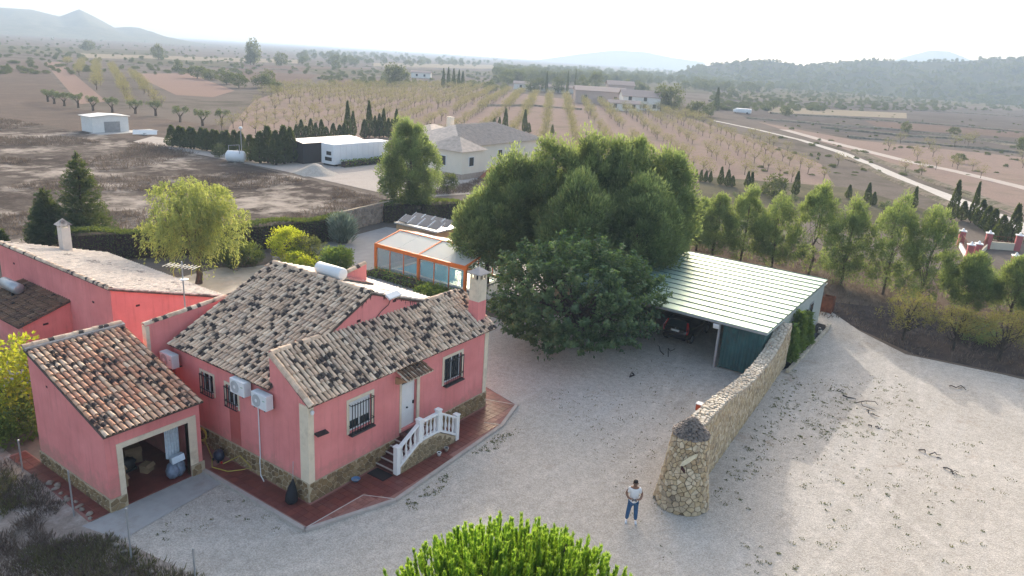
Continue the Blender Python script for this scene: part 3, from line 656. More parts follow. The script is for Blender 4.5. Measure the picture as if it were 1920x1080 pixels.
MB().tube([(5.45, 4.1, 6.72), (5.45, 4.14, 6.72), (5.45, 5.62, 6.72), (5.45, 5.66, 6.72)], [.22, .27, .27, .22], 20).build('tank', WPLAS, t, True)
for y in (4.4, 5.3): box('cradle', mat('galvanised steel', (.42, .43, .44), .45, .5, metal=.6), t, 5.2, 5.7, y, y+.06, 6.2, 6.5)
roof('collector_panel', (7.3, 4.15, 5.92), (0, 1, 0), sb, 1.5, 1.9, .08, glass('solar glass', (.03, .035, .05), .1), t)
t = thing('panel_antenna', 'white flat panel antenna with hanging cable on the pink gable', 'antenna', (6.05, 1.8, 6.1))
MB().obox((6.05, 1.75, 6.22), (.36, 0, .02), (0, .13, .07), (0, -.02, .04)).build('panel', WHITE, t, bevel=.01); MB().tube([(6.1, 1.86, 6.15), (5.9, 1.88, 5.8), (5.5, 1.88, 5.62), (5.2, 1.88, 5.4)], .015, 6).build('cable', DARKM, t)
t = thing('television_antenna', 'tall roof antenna mast with pale dipole rods standing at the parapet', 'antenna', (1.05, 8.9, 4.9)); AL = mat('aluminium rod', (.6, .58, .5), .4, .5, metal=.5)
MB().tube([(1.05, 8.9, 3.0), (1.05, 8.9, 7.15)], .03, 8).build('mast', mat('galvanised steel', (.42, .43, .44)), t)
MB().tube([(.75, 9.5, 6.95), (1.3, 8.3, 6.95)], .02, 6).build('boom', AL, t)
for k in range(9):
    p = np.array([.75, 9.5, 6.95])+np.array([.55, -1.2, 0])*k/8; MB().tube([p+[-.27, -.12, .0], p+[.27, .12, 0]], .014, 5).build('rod', AL, t)
for s in (-1, 1):
    MB().tube([(1.05+.3*s, 8.9-.14*s, 6.5), (1.05+.32*s, 8.9-.15*s, 6.75), (1.05+.24*s, 8.9-.1*s, 7.0)], .018, 6).build('rod', mat('yellow rod', (.6, .45, .12), .5), t)
MB().lathe((1.05, 8.82, 6.35), [(.02, 0), (.16, .03), (.18, .05), (.16, .06)], 14).build('small_dish', WPLAS, t)

# ------------------------------------------------------------------ front staircase
ST = thing('front_staircase', 'stone based double stair with white balustrade in front of the white door', 'staircase', (5.2, -.6, .09))
STEP = mat('dark red step tile', (.09, .03, .026), .5, .4, .15); NOS = mat('step nosing', (.40, .36, .32), .85)
zt = 1.0; x0, x1, x2, x3 = 3.3, 4.62, 5.78, 7.05
for k in range(5):
    z = .1+(zt-.1)*(k+1)/6; a = x0+(x1-x0)*k/5; b = x3-(x3-x2)*k/5
    for p, q, e in ((a, x1, a), (x2, b, b)):
        s = MB().bx(p, q, -1.06, -.055, .05 if k == 0 else .1+(zt-.1)*k/6, z-.03).build('step', STEP, ST)
        MB().bx(min(e-.02, e+.02)-.01, max(e-.02, e+.02)+.01, -1.06, -.055, z-.03, z+.002).build('nosing', NOS, s); MB().bx(p+.03, q-.03, -1.06, -.055, z-.03, z).build('tread', STEP, s)
box('landing', STEP, ST, x1, x2, -1.06, -.055, .05, zt); box('door_mat', DARKM, ST, 4.85, 5.55, -.6, -.15, zt+.001, zt+.02)
top = lambda x: np.interp(x, [x0, x1, x2, x3], [.28, 1.0, 1.0, .28])
BS = MB().prism([(x0, -1.06, .05), (x3, -1.06, .05), (x3, -1.06, .26), (x2, -1.06, .98), (x1, -1.06, .98), (x0, -1.06, .26)], (0, -.12, 0)).build('stone_base', MORT, ST)
lay_stones(cells(x3-x0, 1.0, .2, T(41), 1.3), lambda u, v, d: (u+x0, -1.18-d, v+.05), pieces('stair stone', [(.22, .165, .095), (.29, .22, .13), (.17, .13, .08), (.34, .27, .17)]), BS, T(42), .012, .015, 200, keep=lambda u, v: v+.12 < top(u+x0)-.08)
BA = MB().add([], []); pr = MB()
def rail(z, w, h):
    P = [x0, x1, x2, x3]
    for a, b in zip(P[:-1], P[1:]):
        pr.prism([(a, -1.12-w/2, top(a)+z), (b, -1.12-w/2, top(b)+z), (b, -1.12-w/2, top(b)+z+h), (a, -1.12-w/2, top(a)+z+h)], (0, w, 0))
rail(.02, .18, .10); rail(.82, .16, .09); BA = pr.build('balustrade', WHITE, ST, bevel=.012)
for x in (x0+.06, x1, x2, x3-.06):
    z = top(x); MB().bx(x-.1, x+.1, -1.23, -1.01, z-.18 if x in (x0+.06, x3-.06) else z, z+.98).build('post', WHITE, BA, bevel=.015); MB().bx(x-.125, x+.125, -1.255, -.985, z+.98, z+1.05).build('post_cap', WHITE, BA, bevel=.02)
prof = [(.05, 0), (.05, .06), (.03, .09), (.055, .22), (.06, .3), (.028, .5), (.035, .6), (.05, .66), (.05, .72)]
bme = MB().lathe((0, 0, 0), prof, 8).mesh('baluster', WHITE, True)
for a, b, n in ((x0+.06, x1, 4), (x1, x2, 4), (x2, x3-.06, 4)):
    for k in range(n):
        x = a+(b-a)*(k+1)/(n+1); o = bpy.data.objects.new('baluster', bme); link(o, BA); o.location = (x, -1.12, top(x)+.11)

# ------------------------------------------------------------------ garage
GA = thing('garage', 'small pink garage with open cream framed doorway and reddish striped tile roof', 'garage', (-2.95, 4.75, 0))
GX0, GX1, GY0, GY1 = -4.71, -1.18, 4.75, 9.85
op = (-4.14, -1.68, 0, 2.3)
wall_holes(MB(), fx(GY0, 1), GX0, GX1, 0, 3.02, [op], .22).build('wall', PINK, GA)
MB().prism([(GX0, GY0+.22, 0), (GX0, GY1, 0), (GX0, GY1, 4.66), (GX0, GY0+.22, 3.06)], (.22, 0, 0)).build('wall', PINK, GA)
MB().prism([(GX1-.22, GY0+.22, 0), (GX1-.22, GY1, 0), (GX1-.22, GY1, 4.66), (GX1-.22, GY0+.22, 3.06)], (.22, 0, 0)).build('wall', PINK, GA)
box('wall', PINK, GA, GX0+.22, GX1-.22, GY1-.22, GY1, 0, 4.62)
mb = MB().bx(op[0]-.2, op[0], GY0-.03, GY0+.03, .5, op[3]+.2).bx(op[1], op[1]+.32, GY0-.03, GY0+.03, .48, op[3]+.2).bx(op[0], op[1], GY0-.03, GY0+.03, op[3], op[3]+.2).bx(op[1], op[1]+.04, GY0+.03, GY0+.22, 0, 2.3); mb.build('door_surround', CREAM, GA)
sg = unit(np.array([0, GY1-GY0+.22, 1.68])); Lg = math.hypot(GY1-GY0+.22, 1.68)
GR = roof('roof', (GX0-.09, GY0-.2, 3.02), (1, 0, 0), sg, GX1-GX0+.17, Lg, parent=GA); lay_tiles((GX0-.09, GY0-.2, 3.02), (1, 0, 0), sg, GX1-GX0+.17, Lg, .216, .36, TILE_G, GR, T(15))
GMORT = mat('grey ridge mortar', (.34, .31, .29), .95, .1, .2, 5, bump=.3)
MB().obox(((GX0+GX1)/2, GY1-.02, 4.75), (1.85, 0, 0), (0, .12, .03), (0, -.01, .05)).build('ridge_mortar', GMORT, GR)
ridge((GX0-.1, GY1+.06, 4.76), (GX1+.1, GY1+.06, 4.76), GR)
GP = MB().bx(GX0-.05, GX0+.02, GY0-.0, GY1, 0, .52).build('plinth', MORT, GA); lay_stones(cells(GY1-GY0, .52, .24, T(35), 1.2), lambda u, v, d: (GX0-.05-d, GY0+u, v), PSTONE, GP, T(36), .02, .02, 80)
GP = MB().bx(GX0-.05, op[0], GY0-.05, GY0-.0, 0, .5).build('plinth', MORT, GA); lay_stones(cells(.6, .5, .24, T(37)), lambda u, v, d: (GX0-.05+u, GY0-.05-d, v), PSTONE, GP, T(38), .015, .02)
GP = MB().bx(op[1], GX1+.05, GY0-.05, GY0-.0, 0, .48).build('plinth', MORT, GA); lay_stones(cells(.54, .48, .24, T(39)), lambda u, v, d: (op[1]+u, GY0-.05-d, v), PSTONE, GP, T(40), .015, .02)
box('floor_slab', FLOORT, GA, GX0+.22, GX1-.22, GY0+.02, GY1-.22, .0, .04)
box('vent', VENT, GA, GX0-.004, GX0+.02, 8.5, 8.62, 3.55, 3.63)
# garage contents
CARD = mat('cardboard', (.36, .25, .15), .9, .1, .15, 3); 
def carton(label, x, y, z, sx, sy, sz, rz):
    t = thing('cardboard_box', label, 'box', (x, y, z), None); c, s = math.cos(rz), math.sin(rz)
    MB().rbox((x, y, z+sz/2), (sx, sy, sz), rz).build('carton', CARD, t)
    for k in (-1, 1): MB().obox((x-s*k*sy*.62, y+c*k*sy*.62, z+sz-.02), (c*sx/2, s*sx/2, 0), (-s*sy*.14*k, c*sy*.14*k, -.06), (0, 0, .004)).build('flap', CARD, t)
carton('open cardboard box in the garage on top of another box by the left doorway edge', -3.85, 6.0, .52, .5, .4, .35, .2)
carton('larger cardboard box at the bottom by the left doorway edge in the garage', -3.85, 6.05, .04, .6, .5, .46, .1)
carton('cardboard box deep in the dark garage left of the plastic curtain', -2.5, 7.4, .04, .6, .5, .6, -.3)
carton('small tan cardboard box on the garage floor near the plastic bags', -2.55, 6.3, .04, .4, .32, .3, .4)
PLAS = mat('clear plastic wrap', (.50, .55, .60), .35, .5, .2, 6); BAG = mat('blue grey plastic bag', (.16, .20, .27), .3, .5, .35, 5)
t = thing('plastic_curtain', 'translucent pale plastic curtain hanging in the garage doorway', 'curtain', (-2.0, 5.3, .9)); 
V_ = []; n_ = 28
for k in range(n_):
    u = k/(n_-1); V_ += [(-2.32+u*.58, 5.3+.05*math.sin(u*34), .8), (-2.3+u*.55, 5.3+.035*math.sin(u*34+.5), 2.2)]
MB().add(V_, [(2*k, 2*k+2, 2*k+3, 2*k+1) for k in range(n_-1)]).build('curtain_sheet', PLAS, t, True)
MB().tube([(-2.4, 5.3, 2.22), (-1.7, 5.3, 2.22)], .015, 6).build('curtain_rod', DARKM, t)
def lump(name, m, parent, c, r, seed, n=14, k=9, amp=.12):
    rg = T(seed); mb = MB(); V_ = []
    for i in range(k+1):
        th = math.pi*i/k
        for j in range(n):
            ph = 2*math.pi*j/n; f = 1+amp*(rg.random()-.5)*2*(0 if i in (0, k) else 1); V_.append((c[0]+r[0]*f*math.sin(th)*math.cos(ph), c[1]+r[1]*f*math.sin(th)*math.sin(ph), c[2]+r[2]*f*math.cos(th)))
    mb.add(V_, [(i*n+j, (i+1)*n+j, (i+1)*n+(j+1) % n, i*n+(j+1) % n) for i in range(k) for j in range(n)])
    return mb.build(name, m, parent, True)
t = thing('wrapped_bundle', 'bulging grey plastic sacks with a pale box on top in the garage doorway', 'bundle', (-2.02, 5.15, .04)); lump('sack', BAG, t, (-2.2, 5.12, .35), (.26, .26, .34), 51); lump('sack', BAG, t, (-1.92, 5.16, .38), (.24, .26, .36), 52); MB().obox((-2.03, 5.05, .84), (.22, -.06, .05), (.04, .17, -.05), (0, .03, .12)).build('pale_box', mat('pale blue box', (.55, .63, .70), .6), t, bevel=.01)
t = thing('power_tool', 'small dark machine on the garage floor under the cartons', 'machine', (-3.0, 6.9, .04)); lump('motor_body', DARKM, t, (-3.0, 6.9, .3), (.35, .25, .26), 53); box('machine_base', DARKM, t, -3.3, -2.7, 6.7, 7.1, .04, .12)

# ------------------------------------------------------------------ annex
AN = thing('pink_annex', 'long pink outbuilding with one sloping pale tile roof behind the garage', 'outbuilding', (1.14, 15.25, 0))
AX0, AX1, AY0, AY1, AZ0, AZ1 = 1.16, 6.9, 15.25, 27.2, 4.42, 2.72
MB().bx(AX0, AX0+.25, AY0, AY1, 0, AZ0).build('wall', PINK, AN)
for y in (AY0, AY1-.25): MB().prism([(AX0+.25, y, 0), (AX1, y, 0), (AX1, y, AZ1), (AX0+.25, y, AZ0-.08)], (0, .25, 0)).build('wall', PINK, AN)
box('wall', PINK, AN, AX1-.25, AX1-.002, AY0+.25, AY1-.25, 0, AZ1)
sa = unit(np.array([-(AX1-AX0+.25), 0, AZ0-AZ1+.06])); La = math.hypot(AX1-AX0+.25, AZ0-AZ1+.06)
AR = roof('roof', (AX1+.15, AY0-.12, AZ1+.02), (0, 1, 0), sa, AY1-AY0+.24, La, parent=AN); lay_tiles((AX1+.15, AY0-.12, AZ1+.02), (0, 1, 0), sa, AY1-AY0+.24, La, .23, .38, TILE_A, AR, T(16), limit=0)
ridge((AX0-.02, AY0-.1, AZ0+.06), (AX0-.02, AY1+.1, AZ0+.06), AR)
AC_ = MB().bx(4.12, 4.62, 26.2, 26.7, 3.2, 4.95).build('chimney', mat('whitewash', (.62, .58, .53), .9, .1, .08), AN)
for x in (4.12, 4.53):
    for y in (26.2, 26.61): MB().bx(x, x+.09, y, y+.09, 4.95, 5.12).build('cap_pier', MATS['whitewash'], AC_)
MB().add([(4.0, 26.08, 5.12), (4.74, 26.08, 5.12), (4.74, 26.82, 5.12), (4.0, 26.82, 5.12), (4.37, 26.45, 5.5)], [(3, 2, 1, 0), (0, 1, 4), (1, 2, 4), (2, 3, 4), (3, 0, 4)]).build('cap', TILE_A, AC_)
for y, z in ((16.9, 3.35), (25.3, 3.55)): box('vent', VENT, AN, AX0-.006, AX0+.02, y, y+.2, z, z+.1)
box('vent', VENT, AN, 2.3, 2.5, AY0-.006, AY0+.02, 3.3, 3.4)
LT = box('lean_to_wall', PINK, AN, -1.1, AX0, 19.45, 24.5, 0, 2.1)
MB().prism([(-1.1, 19.45, 2.1), (AX0-.002, 19.45, 2.1), (AX0-.002, 19.45, 2.85)], (0, 5, 0)).build('gable', PINK, LT)
sl_ = unit(np.array([AX0+1.35, 0, .80])); LR = roof('lean_to_roof', (-1.35, 24.6, 2.1), (0, -1, 0), sl_, 5.25, math.hypot(AX0+1.35, .8), parent=AN); lay_tiles((-1.35, 24.6, 2.1), (0, -1, 0), sl_, 5.25, math.hypot(AX0+1.35, .8), .23, .38, TILE_L, LR, T(17), limit=200)
box('vent', VENT, LT, -.2, .05, 19.44, 19.46, 1.9, 2.0)
t = thing('steel_tank', 'silver cylindrical tank on the brown lean-to roof at the left edge', 'water tank', (.2, 23.6, 2.7)); MB().tube([(.2, 22.7, 2.95), (.2, 22.76, 2.95), (.2, 24.4, 2.95), (.2, 24.46, 2.95)], [.2, .3, .3, .2], 18).build('tank', mat('galvanised steel', (.5, .5, .5)), t, True); box('cradle', DARKM, t, -.05, .45, 23, 23.1, 2.55, 2.75)

# ------------------------------------------------------------------ metal shed
GREEN = mat('green painted steel', (.30, .43, .37), .40, .5, .08, .8, metal=.5); GREEND = mat('dark green container paint', (.03, .10, .10), .55, .4, .2, 1.5, dirt=(.03, .05, .05)); SHEDW = mat('pale shed cladding', (.42, .45, .41), .7, .3, .06)
STEEL = mat('galvanised steel', (.42, .43, .44))
SH = thing('metal_shed', 'open fronted shed with wide ribbed pale green metal roof', 'shed', (29.5, -3, 0))
sx0, sx1, sy0, sy1 = 22.85, 36.1, -9.3, 3.2; zf, zb = 2.86, 3.02; npan = 14
for k in range(npan):
    a = sx0+(sx1-sx0)*k/npan; b = sx0+(sx1-sx0)*(k+1)/npan; za = zf+(zb-zf)*k/npan; zc = zf+(zb-zf)*(k+1)/npan
    P = MB().prism([(a+.004, sy0, za-.05), (b-.004, sy0, zc-.05), (b-.004, sy0, zc), (a+.004, sy0, za)], (0, sy1-sy0, 0)).build('roof_panel', GREEN, SH)
    MB().prism([(b-.035, sy0-.01, zc-.003), (b+.03, sy0-.01, zc-.003), (b+.015, sy0-.01, zc+.04), (b-.02, sy0-.01, zc+.04)], (0, sy1-sy0+.02, 0)).build('rib', mat('seam shadow green', (.05, .11, .095), .6, .4), P)  # dark rib colour stands in for the shadow gap between panels
box('fascia', STEEL, SH, sx0-.03, sx0+.02, sy0, sy1, zf-.16, zf-.052); box('fascia', SHEDW, SH, sx0, sx1, sy0-.03, sy0, zf-.14, zf-.052)
for k in range(13):
    a = 25.7+(sx1-25.7)*k/13; b = 25.7+(sx1-25.7)*(k+1)/13; MB().bx(a+.004, b-.004, -9.18, -9.12, 0, 2.82).build('wall_panel', SHEDW, SH)
box('wall', SHEDW, SH, sx1-.2, sx1-.14, sy0+.14, sy1-.1, 0, 2.9); box('wall', SHEDW, SH, 24, sx1-.2, sy1-.16, sy1-.1, 0, 2.8)
w_ = MB().bx(32.6, 33.5, -9.23, -9.185, 1.3, 2.1).build('window', STEEL, SH); box('pane', DGLASS, w_, 32.68, 33.42, -9.24, -9.232, 1.38, 2.02)
for y in (-6.7, -1.2, 2.9): box('post', STEEL, SH, 23.1, 23.22, y, y+.12, 0, 2.78)
box('beam', STEEL, SH, 23.08, 23.24, -9.1, 3.0, 2.66, 2.78)
t = thing('floodlight', 'small white floodlight under the shed roof beside the green container', 'lamp', (22.9, -6.6, 2.5)); MB().obox((22.8, -6.55, 2.52), (.03, 0, .02), (0, .17, 0), (-.04, 0, .12)).build('lamp_head', WHITE, t, bevel=.01); box('bracket', STEEL, t, 22.85, 23.05, -6.57, -6.53, 2.55, 2.6)
t = thing('shipping_container', 'dark green shipping container standing under the shed roof by the stone wall', 'container', (24.5, -8.0, 0))
box('body', GREEND, t, 23.32, 25.5, -9.08, -6.82, .06, 2.56)
for k in range(2):
    y0 = -9.05+k*1.11; d = MB().bx(23.26, 23.31, y0+.02, y0+1.09, .1, 2.52).build('door', GREEND, t)
    for j in range(5): y = y0+.13+j*.19; MB().prism([(23.262, y, .2), (23.262, y+.12, .2), (23.225, y+.09, .2), (23.225, y+.03, .2)], (0, 0, 2.2)).build('corrugation', GREEND, d)
    for y in (y0+.32, y0+.78): MB().tube([(23.2, y, .12), (23.2, y, 2.5)], .022, 6).build('lock_rod', GREEND, d)
for y in (-9.08, -6.9):
    for z in (.0, 2.5): box('corner_casting', GREEND, t, 23.24, 23.4, y, y+.1, z+.02, z+.12)

# ------------------------------------------------------------------ parked car under the shed
def car(label, x, y):
    t = thing('parked_car', label, 'car', (x+2, y, 0)); CP = mat('black car paint', (.008, .008, .012), .18, .6, .05); RED = mat('red lamp lens', (.45, .01, .012), .2, .6); TY = mat('tyre rubber', (.02, .02, .02), .9)
    secs = [(0, .32, .78, .62), (.10, .26, 1.0, .80), (.35, .22, 1.02, .86), (3.3, .22, .98, .86), (3.9, .26, .86, .80), (4.05, .34, .7, .6)]
    V_ = []; n = 10
    for sx, zb_, zt_, hw in secs:
        for yy, zz in ((-1, .15), (-1, .75), (-.94, .95), (-.8, 1), (-.3, 1.02), (.3, 1.02), (.8, 1), (.94, .95), (1, .75), (1, .15)): V_.append((x+sx, y+yy*hw, zb_+(zt_-zb_)*min(zz, 1.02)))
    F_ = [(i*n+j, i*n+(j+1) % n, (i+1)*n+(j+1) % n, (i+1)*n+j) for i in range(len(secs)-1) for j in range(n)]+[tuple(range(n))[::-1], tuple((len(secs)-1)*n+j for j in range(n))]
    MB().add(V_, F_).build('body', CP, t, True)
    cab = [(.12, .98, .80), (.42, 1.50, .64), (.75, 1.56, .62), (1.9, 1.55, .62), (2.3, 1.47, .64), (3.05, .98, .80)]; V_ = []
    for sx, z, hw in cab: V_ += [(x+sx, y-hw-.02*(z < 1.2), .97 if z < 1 else z-.02), (x+sx, y-hw*.8, z), (x+sx, y+hw*.8, z), (x+sx, y+hw+.02*(z < 1.2), .97 if z < 1 else z-.02)]
    MB().add(V_, [(i*4+j, i*4+j+1, i*4+5+j, i*4+4+j) for i in range(5) for j in range(3)]+[(0, 3, 2, 1)]).build('roof', CP, t)
    MB().add([(x+.13, y-.66, 1.02), (x+.13, y+.66, 1.02), (x+.36, y+.55, 1.43), (x+.36, y-.55, 1.43)], [(0, 1, 2, 3)]).build('rear_window', DGLASS, t)
    for s in (-1, 1):
        MB().prism([(x+.3, y+s*.80, 1.0), (x+2.75, y+s*.80, 1.0), (x+2.2, y+s*.655, 1.42), (x+.6, y+s*.655, 1.42)], (0, s*.012, 0)).build('side_window', DGLASS, t)
        MB().prism([(x+.075, y+s*.66, .72), (x+.075, y+s*.80, .72), (x+.16, y+s*.82, 1.02), (x+.34, y+s*.67, 1.38), (x+.32, y+s*.58, 1.38), (x+.12, y+s*.68, 1.0)], (-.03, 0, 0)).build('tail_light', RED, t)
        MB().obox((x+2.65, y+s*.98, .98), (.06, 0, 0), (0, .09, 0), (0, 0, .06)).build('mirror', CP, t, bevel=.02)
        for wx in (.72, 3.28):
            w = MB().tube([(x+wx, y+s*.66, .31), (x+wx, y+s*.87, .31)], .31, 20).build('wheel', TY, t, True); MB().tube([(x+wx, y+s*.872, .31), (x+wx, y+s*.885, .31)], .2, 14).build('rim', STEEL, w)
    box('number_plate', WHITE, t, x-.012, x+.03, y-.26, y+.26, .80, .91); box('bumper', CP, t, x-.05, x+.12, y-.72, y+.72, .34, .56, .04)
    MB().lathe((x+.03, y, .97), [(.01, 0), (.05, .005), (.05, .02)], 10).build('badge', STEEL, t)
car('black hatchback parked nose in under the green metal roof', 25.0, -3.4)

# ------------------------------------------------------------------ stone wall and stone tower
WST = pieces('golden limestone', [(.42, .31, .18), (.52, .41, .26), (.36, .26, .15), (.58, .48, .34), (.50, .39, .26), (.30, .235, .16)], var=.3, scale=5, dark=(.13, .105, .085), dthr=(.66, .8), dscale=1.4)
WMORT = mat('lime mortar', (.40, .32, .23), .95, .1, .12, 4, bump=.3); GAPM = mat('dark stone joint', (.12, .09, .06), .95, .1, .2)
wa, wb = np.array([10.0, -10.78]), np.array([26.2, -9.74]); wd = unit(wb-wa); wn = np.array([-wd[1], wd[0]]); WL = float(np.linalg.norm(wb-wa)); TH = .72
wtop = lambda u: float(np.interp(u, [0, 1.3, 3.0, 5.3, 8, 11, 12.8, 14.4, 15.6, WL], [2.95, 2.9, 2.75, 2.38, 1.95, 1.78, 1.86, 2.15, 2.5, 2.55]))
def wp(u, off, z): q = wa+wd*u+wn*off; return (q[0], q[1], z)
SWALL = thing('stone_wall', 'thick golden stone wall with dipping curved top between the tower and the shed', 'wall', (18, -10, 0))
us = np.linspace(0, WL, 25); V_ = []
for u in us: V_ += [wp(u, 0, 0), wp(u, TH, 0), wp(u, TH, wtop(u)), wp(u, 0, wtop(u))]
core = MB().add(V_, [(i*4+j, i*4+(j+1) % 4, i*4+4+(j+1) % 4, i*4+4+j) for i in range(24) for j in range(4)]+[(0, 1, 2, 3), (99, 98, 97, 96)]).build('wall_core', WMORT, SWALL)
lay_stones(cells(WL, 3.0, .21, T(61), 1.2, .5), lambda u, v, d: wp(u, -d, v), WST, core, T(62), .010, .03, 210, keep=lambda u, v: v < wtop(u)-.09)
lay_stones(cells(WL, TH, .2, T(63), 1.0, .5), lambda u, v, d: wp(u, v, wtop(u)+d*1.6), pieces('bleached capping stone', [(.50, .43, .33), (.60, .53, .43), (.42, .36, .28), (.55, .47, .37)], var=.25), core, T(64), .022, .05, 90)
lay_stones(cells(WL, 3.0, .30, T(65), 1.2), lambda u, v, d: wp(u, TH+d, v), WST, core, T(66), .014, .03, 0, keep=lambda u, v: v < wtop(u)-.09)
TW = thing('stone_tower', 'squat round stone tower with a conical slate cap beside the standing man', 'tower', (9.25, -10.55, 0)); tc = (9.25, -10.55); th_, tr0, tr1 = 2.95, 1.04, .64
trr = lambda z: tr0+(tr1-tr0)*(z/th_)**.85
MB().lathe((*tc, 0), [(trr(z)-.015, z) for z in np.linspace(0, th_, 9)], 28).build('tower_core', GAPM, TW)
tcore = TW.children[0]
lay_stones(cells(2*math.pi*.86, th_, .21, T(67), 1.1, .55), lambda u, v, d: (tc[0]+(trr(v)+d)*math.cos(u/.86), tc[1]+(trr(v)+d)*math.sin(u/.86), v), WST, tcore, T(68), .017, .04, 300)
cap = MB().lathe((*tc, th_), [(.64, 0), (.56, .08), (.30, .35), (.03, .62)], 20).build('cap', mat('dark slate mortar', (.10, .085, .075), .95), TW); SL = pieces('slate flake', [(.13, .11, .10), (.20, .165, .14), (.26, .215, .18), (.10, .09, .085)]); rg = T(69)
for j in range(15):
    z = -.02+j*.042; r = float(np.interp(z, [-.02, .08, .35, .62], [.64, .56, .30, .05])); n = max(5, int(2*math.pi*r/.13))
    for i in range(n):
        a = 2*math.pi*(i+rg.random()*.5+.5*(j % 2))/n; c, s = math.cos(a), math.sin(a); rr = r+.02
        MB().obox((tc[0]+c*rr, tc[1]+s*rr, th_+z+.03+rg.uniform(-.01, .01)), (c*.06, s*.06, -.02+rg.uniform(-.02, .02)), (-s*rg.uniform(.04, .07), c*rg.uniform(.04, .07), rg.uniform(-.015, .015)), (0, 0, .012)).build('slate', SL, cap)
a_ = math.atan2(CAM[1]-tc[1], CAM[0]-tc[0]); 
o = MB(); c, s = math.cos(a_-.12), math.sin(a_-.12); o.obox((tc[0]+c*(trr(1.85)+.02), tc[1]+s*(trr(1.85)+.02), 1.8), (s*.08, -c*.08, .08), (c*.05, s*.05, 0), (0, 0, .07)).build('niche', VENT, TW)
t = thing('driftwood_plank', 'pale diagonal wooden plank fixed to the front of the round stone tower', 'plank', (tc[0]+math.cos(a_)*.95, tc[1]+math.sin(a_)*.95, 2.1)); c, s = math.cos(a_+.12), math.sin(a_+.12)
def tp(lat, z, d): return np.array([tc[0]+c*(trr(z)+.07+d)-s*lat, tc[1]+s*(trr(z)+.07+d)+c*lat, z])
ol = [(-.34, 1.95), (-.20, 1.98), (-.02, 2.12), (.22, 2.38), (.26, 2.5), (.16, 2.48), (-.02, 2.36), (-.26, 2.14)]
MB().prism([tp(a, z, 0) for a, z in ol], (c*.05, s*.05, .02)).build('plank', mat('bleached wood', (.62, .54, .38), .8, .2, .15, 8), t)
t = thing('orange_post_box', 'small orange red box showing behind the stone wall near the tower', 'box', (13.3, -9.35, 0)); box('post', STEEL, t, 13.3, 13.38, -9.42, -9.34, 0, 1.9); box('case', mat('orange red enamel', (.48, .10, .04), .6), t, 13.2, 13.46, -9.5, -9.26, 1.95, 2.25, .01); box('lid', WHITE, t, 13.18, 13.48, -9.52, -9.24, 2.252, 2.28)

# planting bed beside the shed
tag(sheet('planting_bed', [(24.9, -9.3), (35.6, -9.3), (35.6, -9.8), (34.6, -10.1), (26.4, -10.1), (25.2, -9.75)], .05, mat('black lava gravel', (.025, .024, .026), .9, .2, .4, 9, bump=.6, bscale=14)), kind='structure')
KST = pieces('bed kerb stone', [(.44, .37, .28), (.52, .45, .35), (.38, .32, .25)]); kb = bpy.data.objects['planting_bed']
for k in range(24):
    u = k/23; p = np.array([25.4+10.1*u, -10.14+.32*max(0, u-.9)*10*.3]); MB().rbox((p[0], p[1], .1), (.40, .2, .2), rng.uniform(-.06, .06)).build('kerb_stone', KST, kb, bevel=.03)
for k in range(22):
    p = (rng.uniform(26.5, 35.2), rng.uniform(-9.95, -9.4)); o = lump('rock', KST if k % 2 else mat('dark rock', (.06, .06, .065), .9), None, (*p, .11), (rng.uniform(.1, .22), rng.uniform(.1, .2), rng.uniform(.1, .18)), 700+k, 8, 5, .25); tag(o, 'pale or dark loose rock lying in the black planting bed by the shed', 'rock', 'rocks in the planting bed')
RUST = mat('rusty iron', (.16, .055, .03), .9, .2, .35, 4, bump=.3, dirt=(.06, .03, .02))
t = thing('rusty_bin', 'rusty brown burning bin at the back corner of the shed', 'bin', (38.9, -9.1, 0)); mb = MB()
for x0_, x1_, y0_, y1_ in ((38.5, 39.25, -9.5, -9.46), (38.5, 39.25, -8.79, -8.75), (38.5, 38.54, -9.46, -8.79), (39.21, 39.25, -9.46, -8.79)): mb.bx(x0_, x1_, y0_, y1_, .05, 1.15)
mb.build('bin_shell', RUST, t); box('bin_floor', DARKM, t, 38.54, 39.21, -9.46, -8.79, .3, .34)
for x in (38.5, 39.17):
    for y in (-9.5, -8.83): box('leg', RUST, t, x, x+.08, y, y+.08, 0, .05)

# ------------------------------------------------------------------ pool and its orange enclosure
ORG = mat('orange enclosure frame', (.80, .20, .035), .5, .4, .08)
def clear(name, col=(.85, .9, .9), k=.78):
    N = NT(name); a = N.n('BsdfTransparent'); a.inputs[0].default_value = c4(col); g = N.n('BsdfPrincipled'); g.inputs['Base Color'].default_value = (.7, .74, .75, 1); g.inputs['Roughness'].default_value = .12
    m = N.n('MixShader'); m.inputs[0].default_value = k; N.l(g.outputs[0], m.inputs[1]); N.l(a.outputs[0], m.inputs[2]); N.l(m.outputs[0], N.out.inputs[0]); return N.m
PANE = clear('clear pane'); 
def poly():
    N = NT('white polycarbonate'); p = N.n('BsdfPrincipled'); p.inputs['Base Color'].default_value = (.84, .83, .79, 1); p.inputs['Roughness'].default_value = .42; tr = N.n('BsdfTranslucent'); tr.inputs[0].default_value = (.92, .9, .85, 1)
    m = N.n('MixShader'); m.inputs[0].default_value = .6; N.l(p.outputs[0], m.inputs[1]); N.l(tr.outputs[0], m.inputs[2]); N.l(m.outputs[0], N.out.inputs[0]); return N.m
POLY = poly()
EN = thing('pool_enclosure', 'low orange framed pool enclosure with glass sides and white roof panels', 'pool enclosure', (26, 15, 0))
ex0, exr, ex1, ey0, ey1, ez, ezr = 23.3, 25.9, 28.5, 11.3, 20.15, 1.86, 2.45
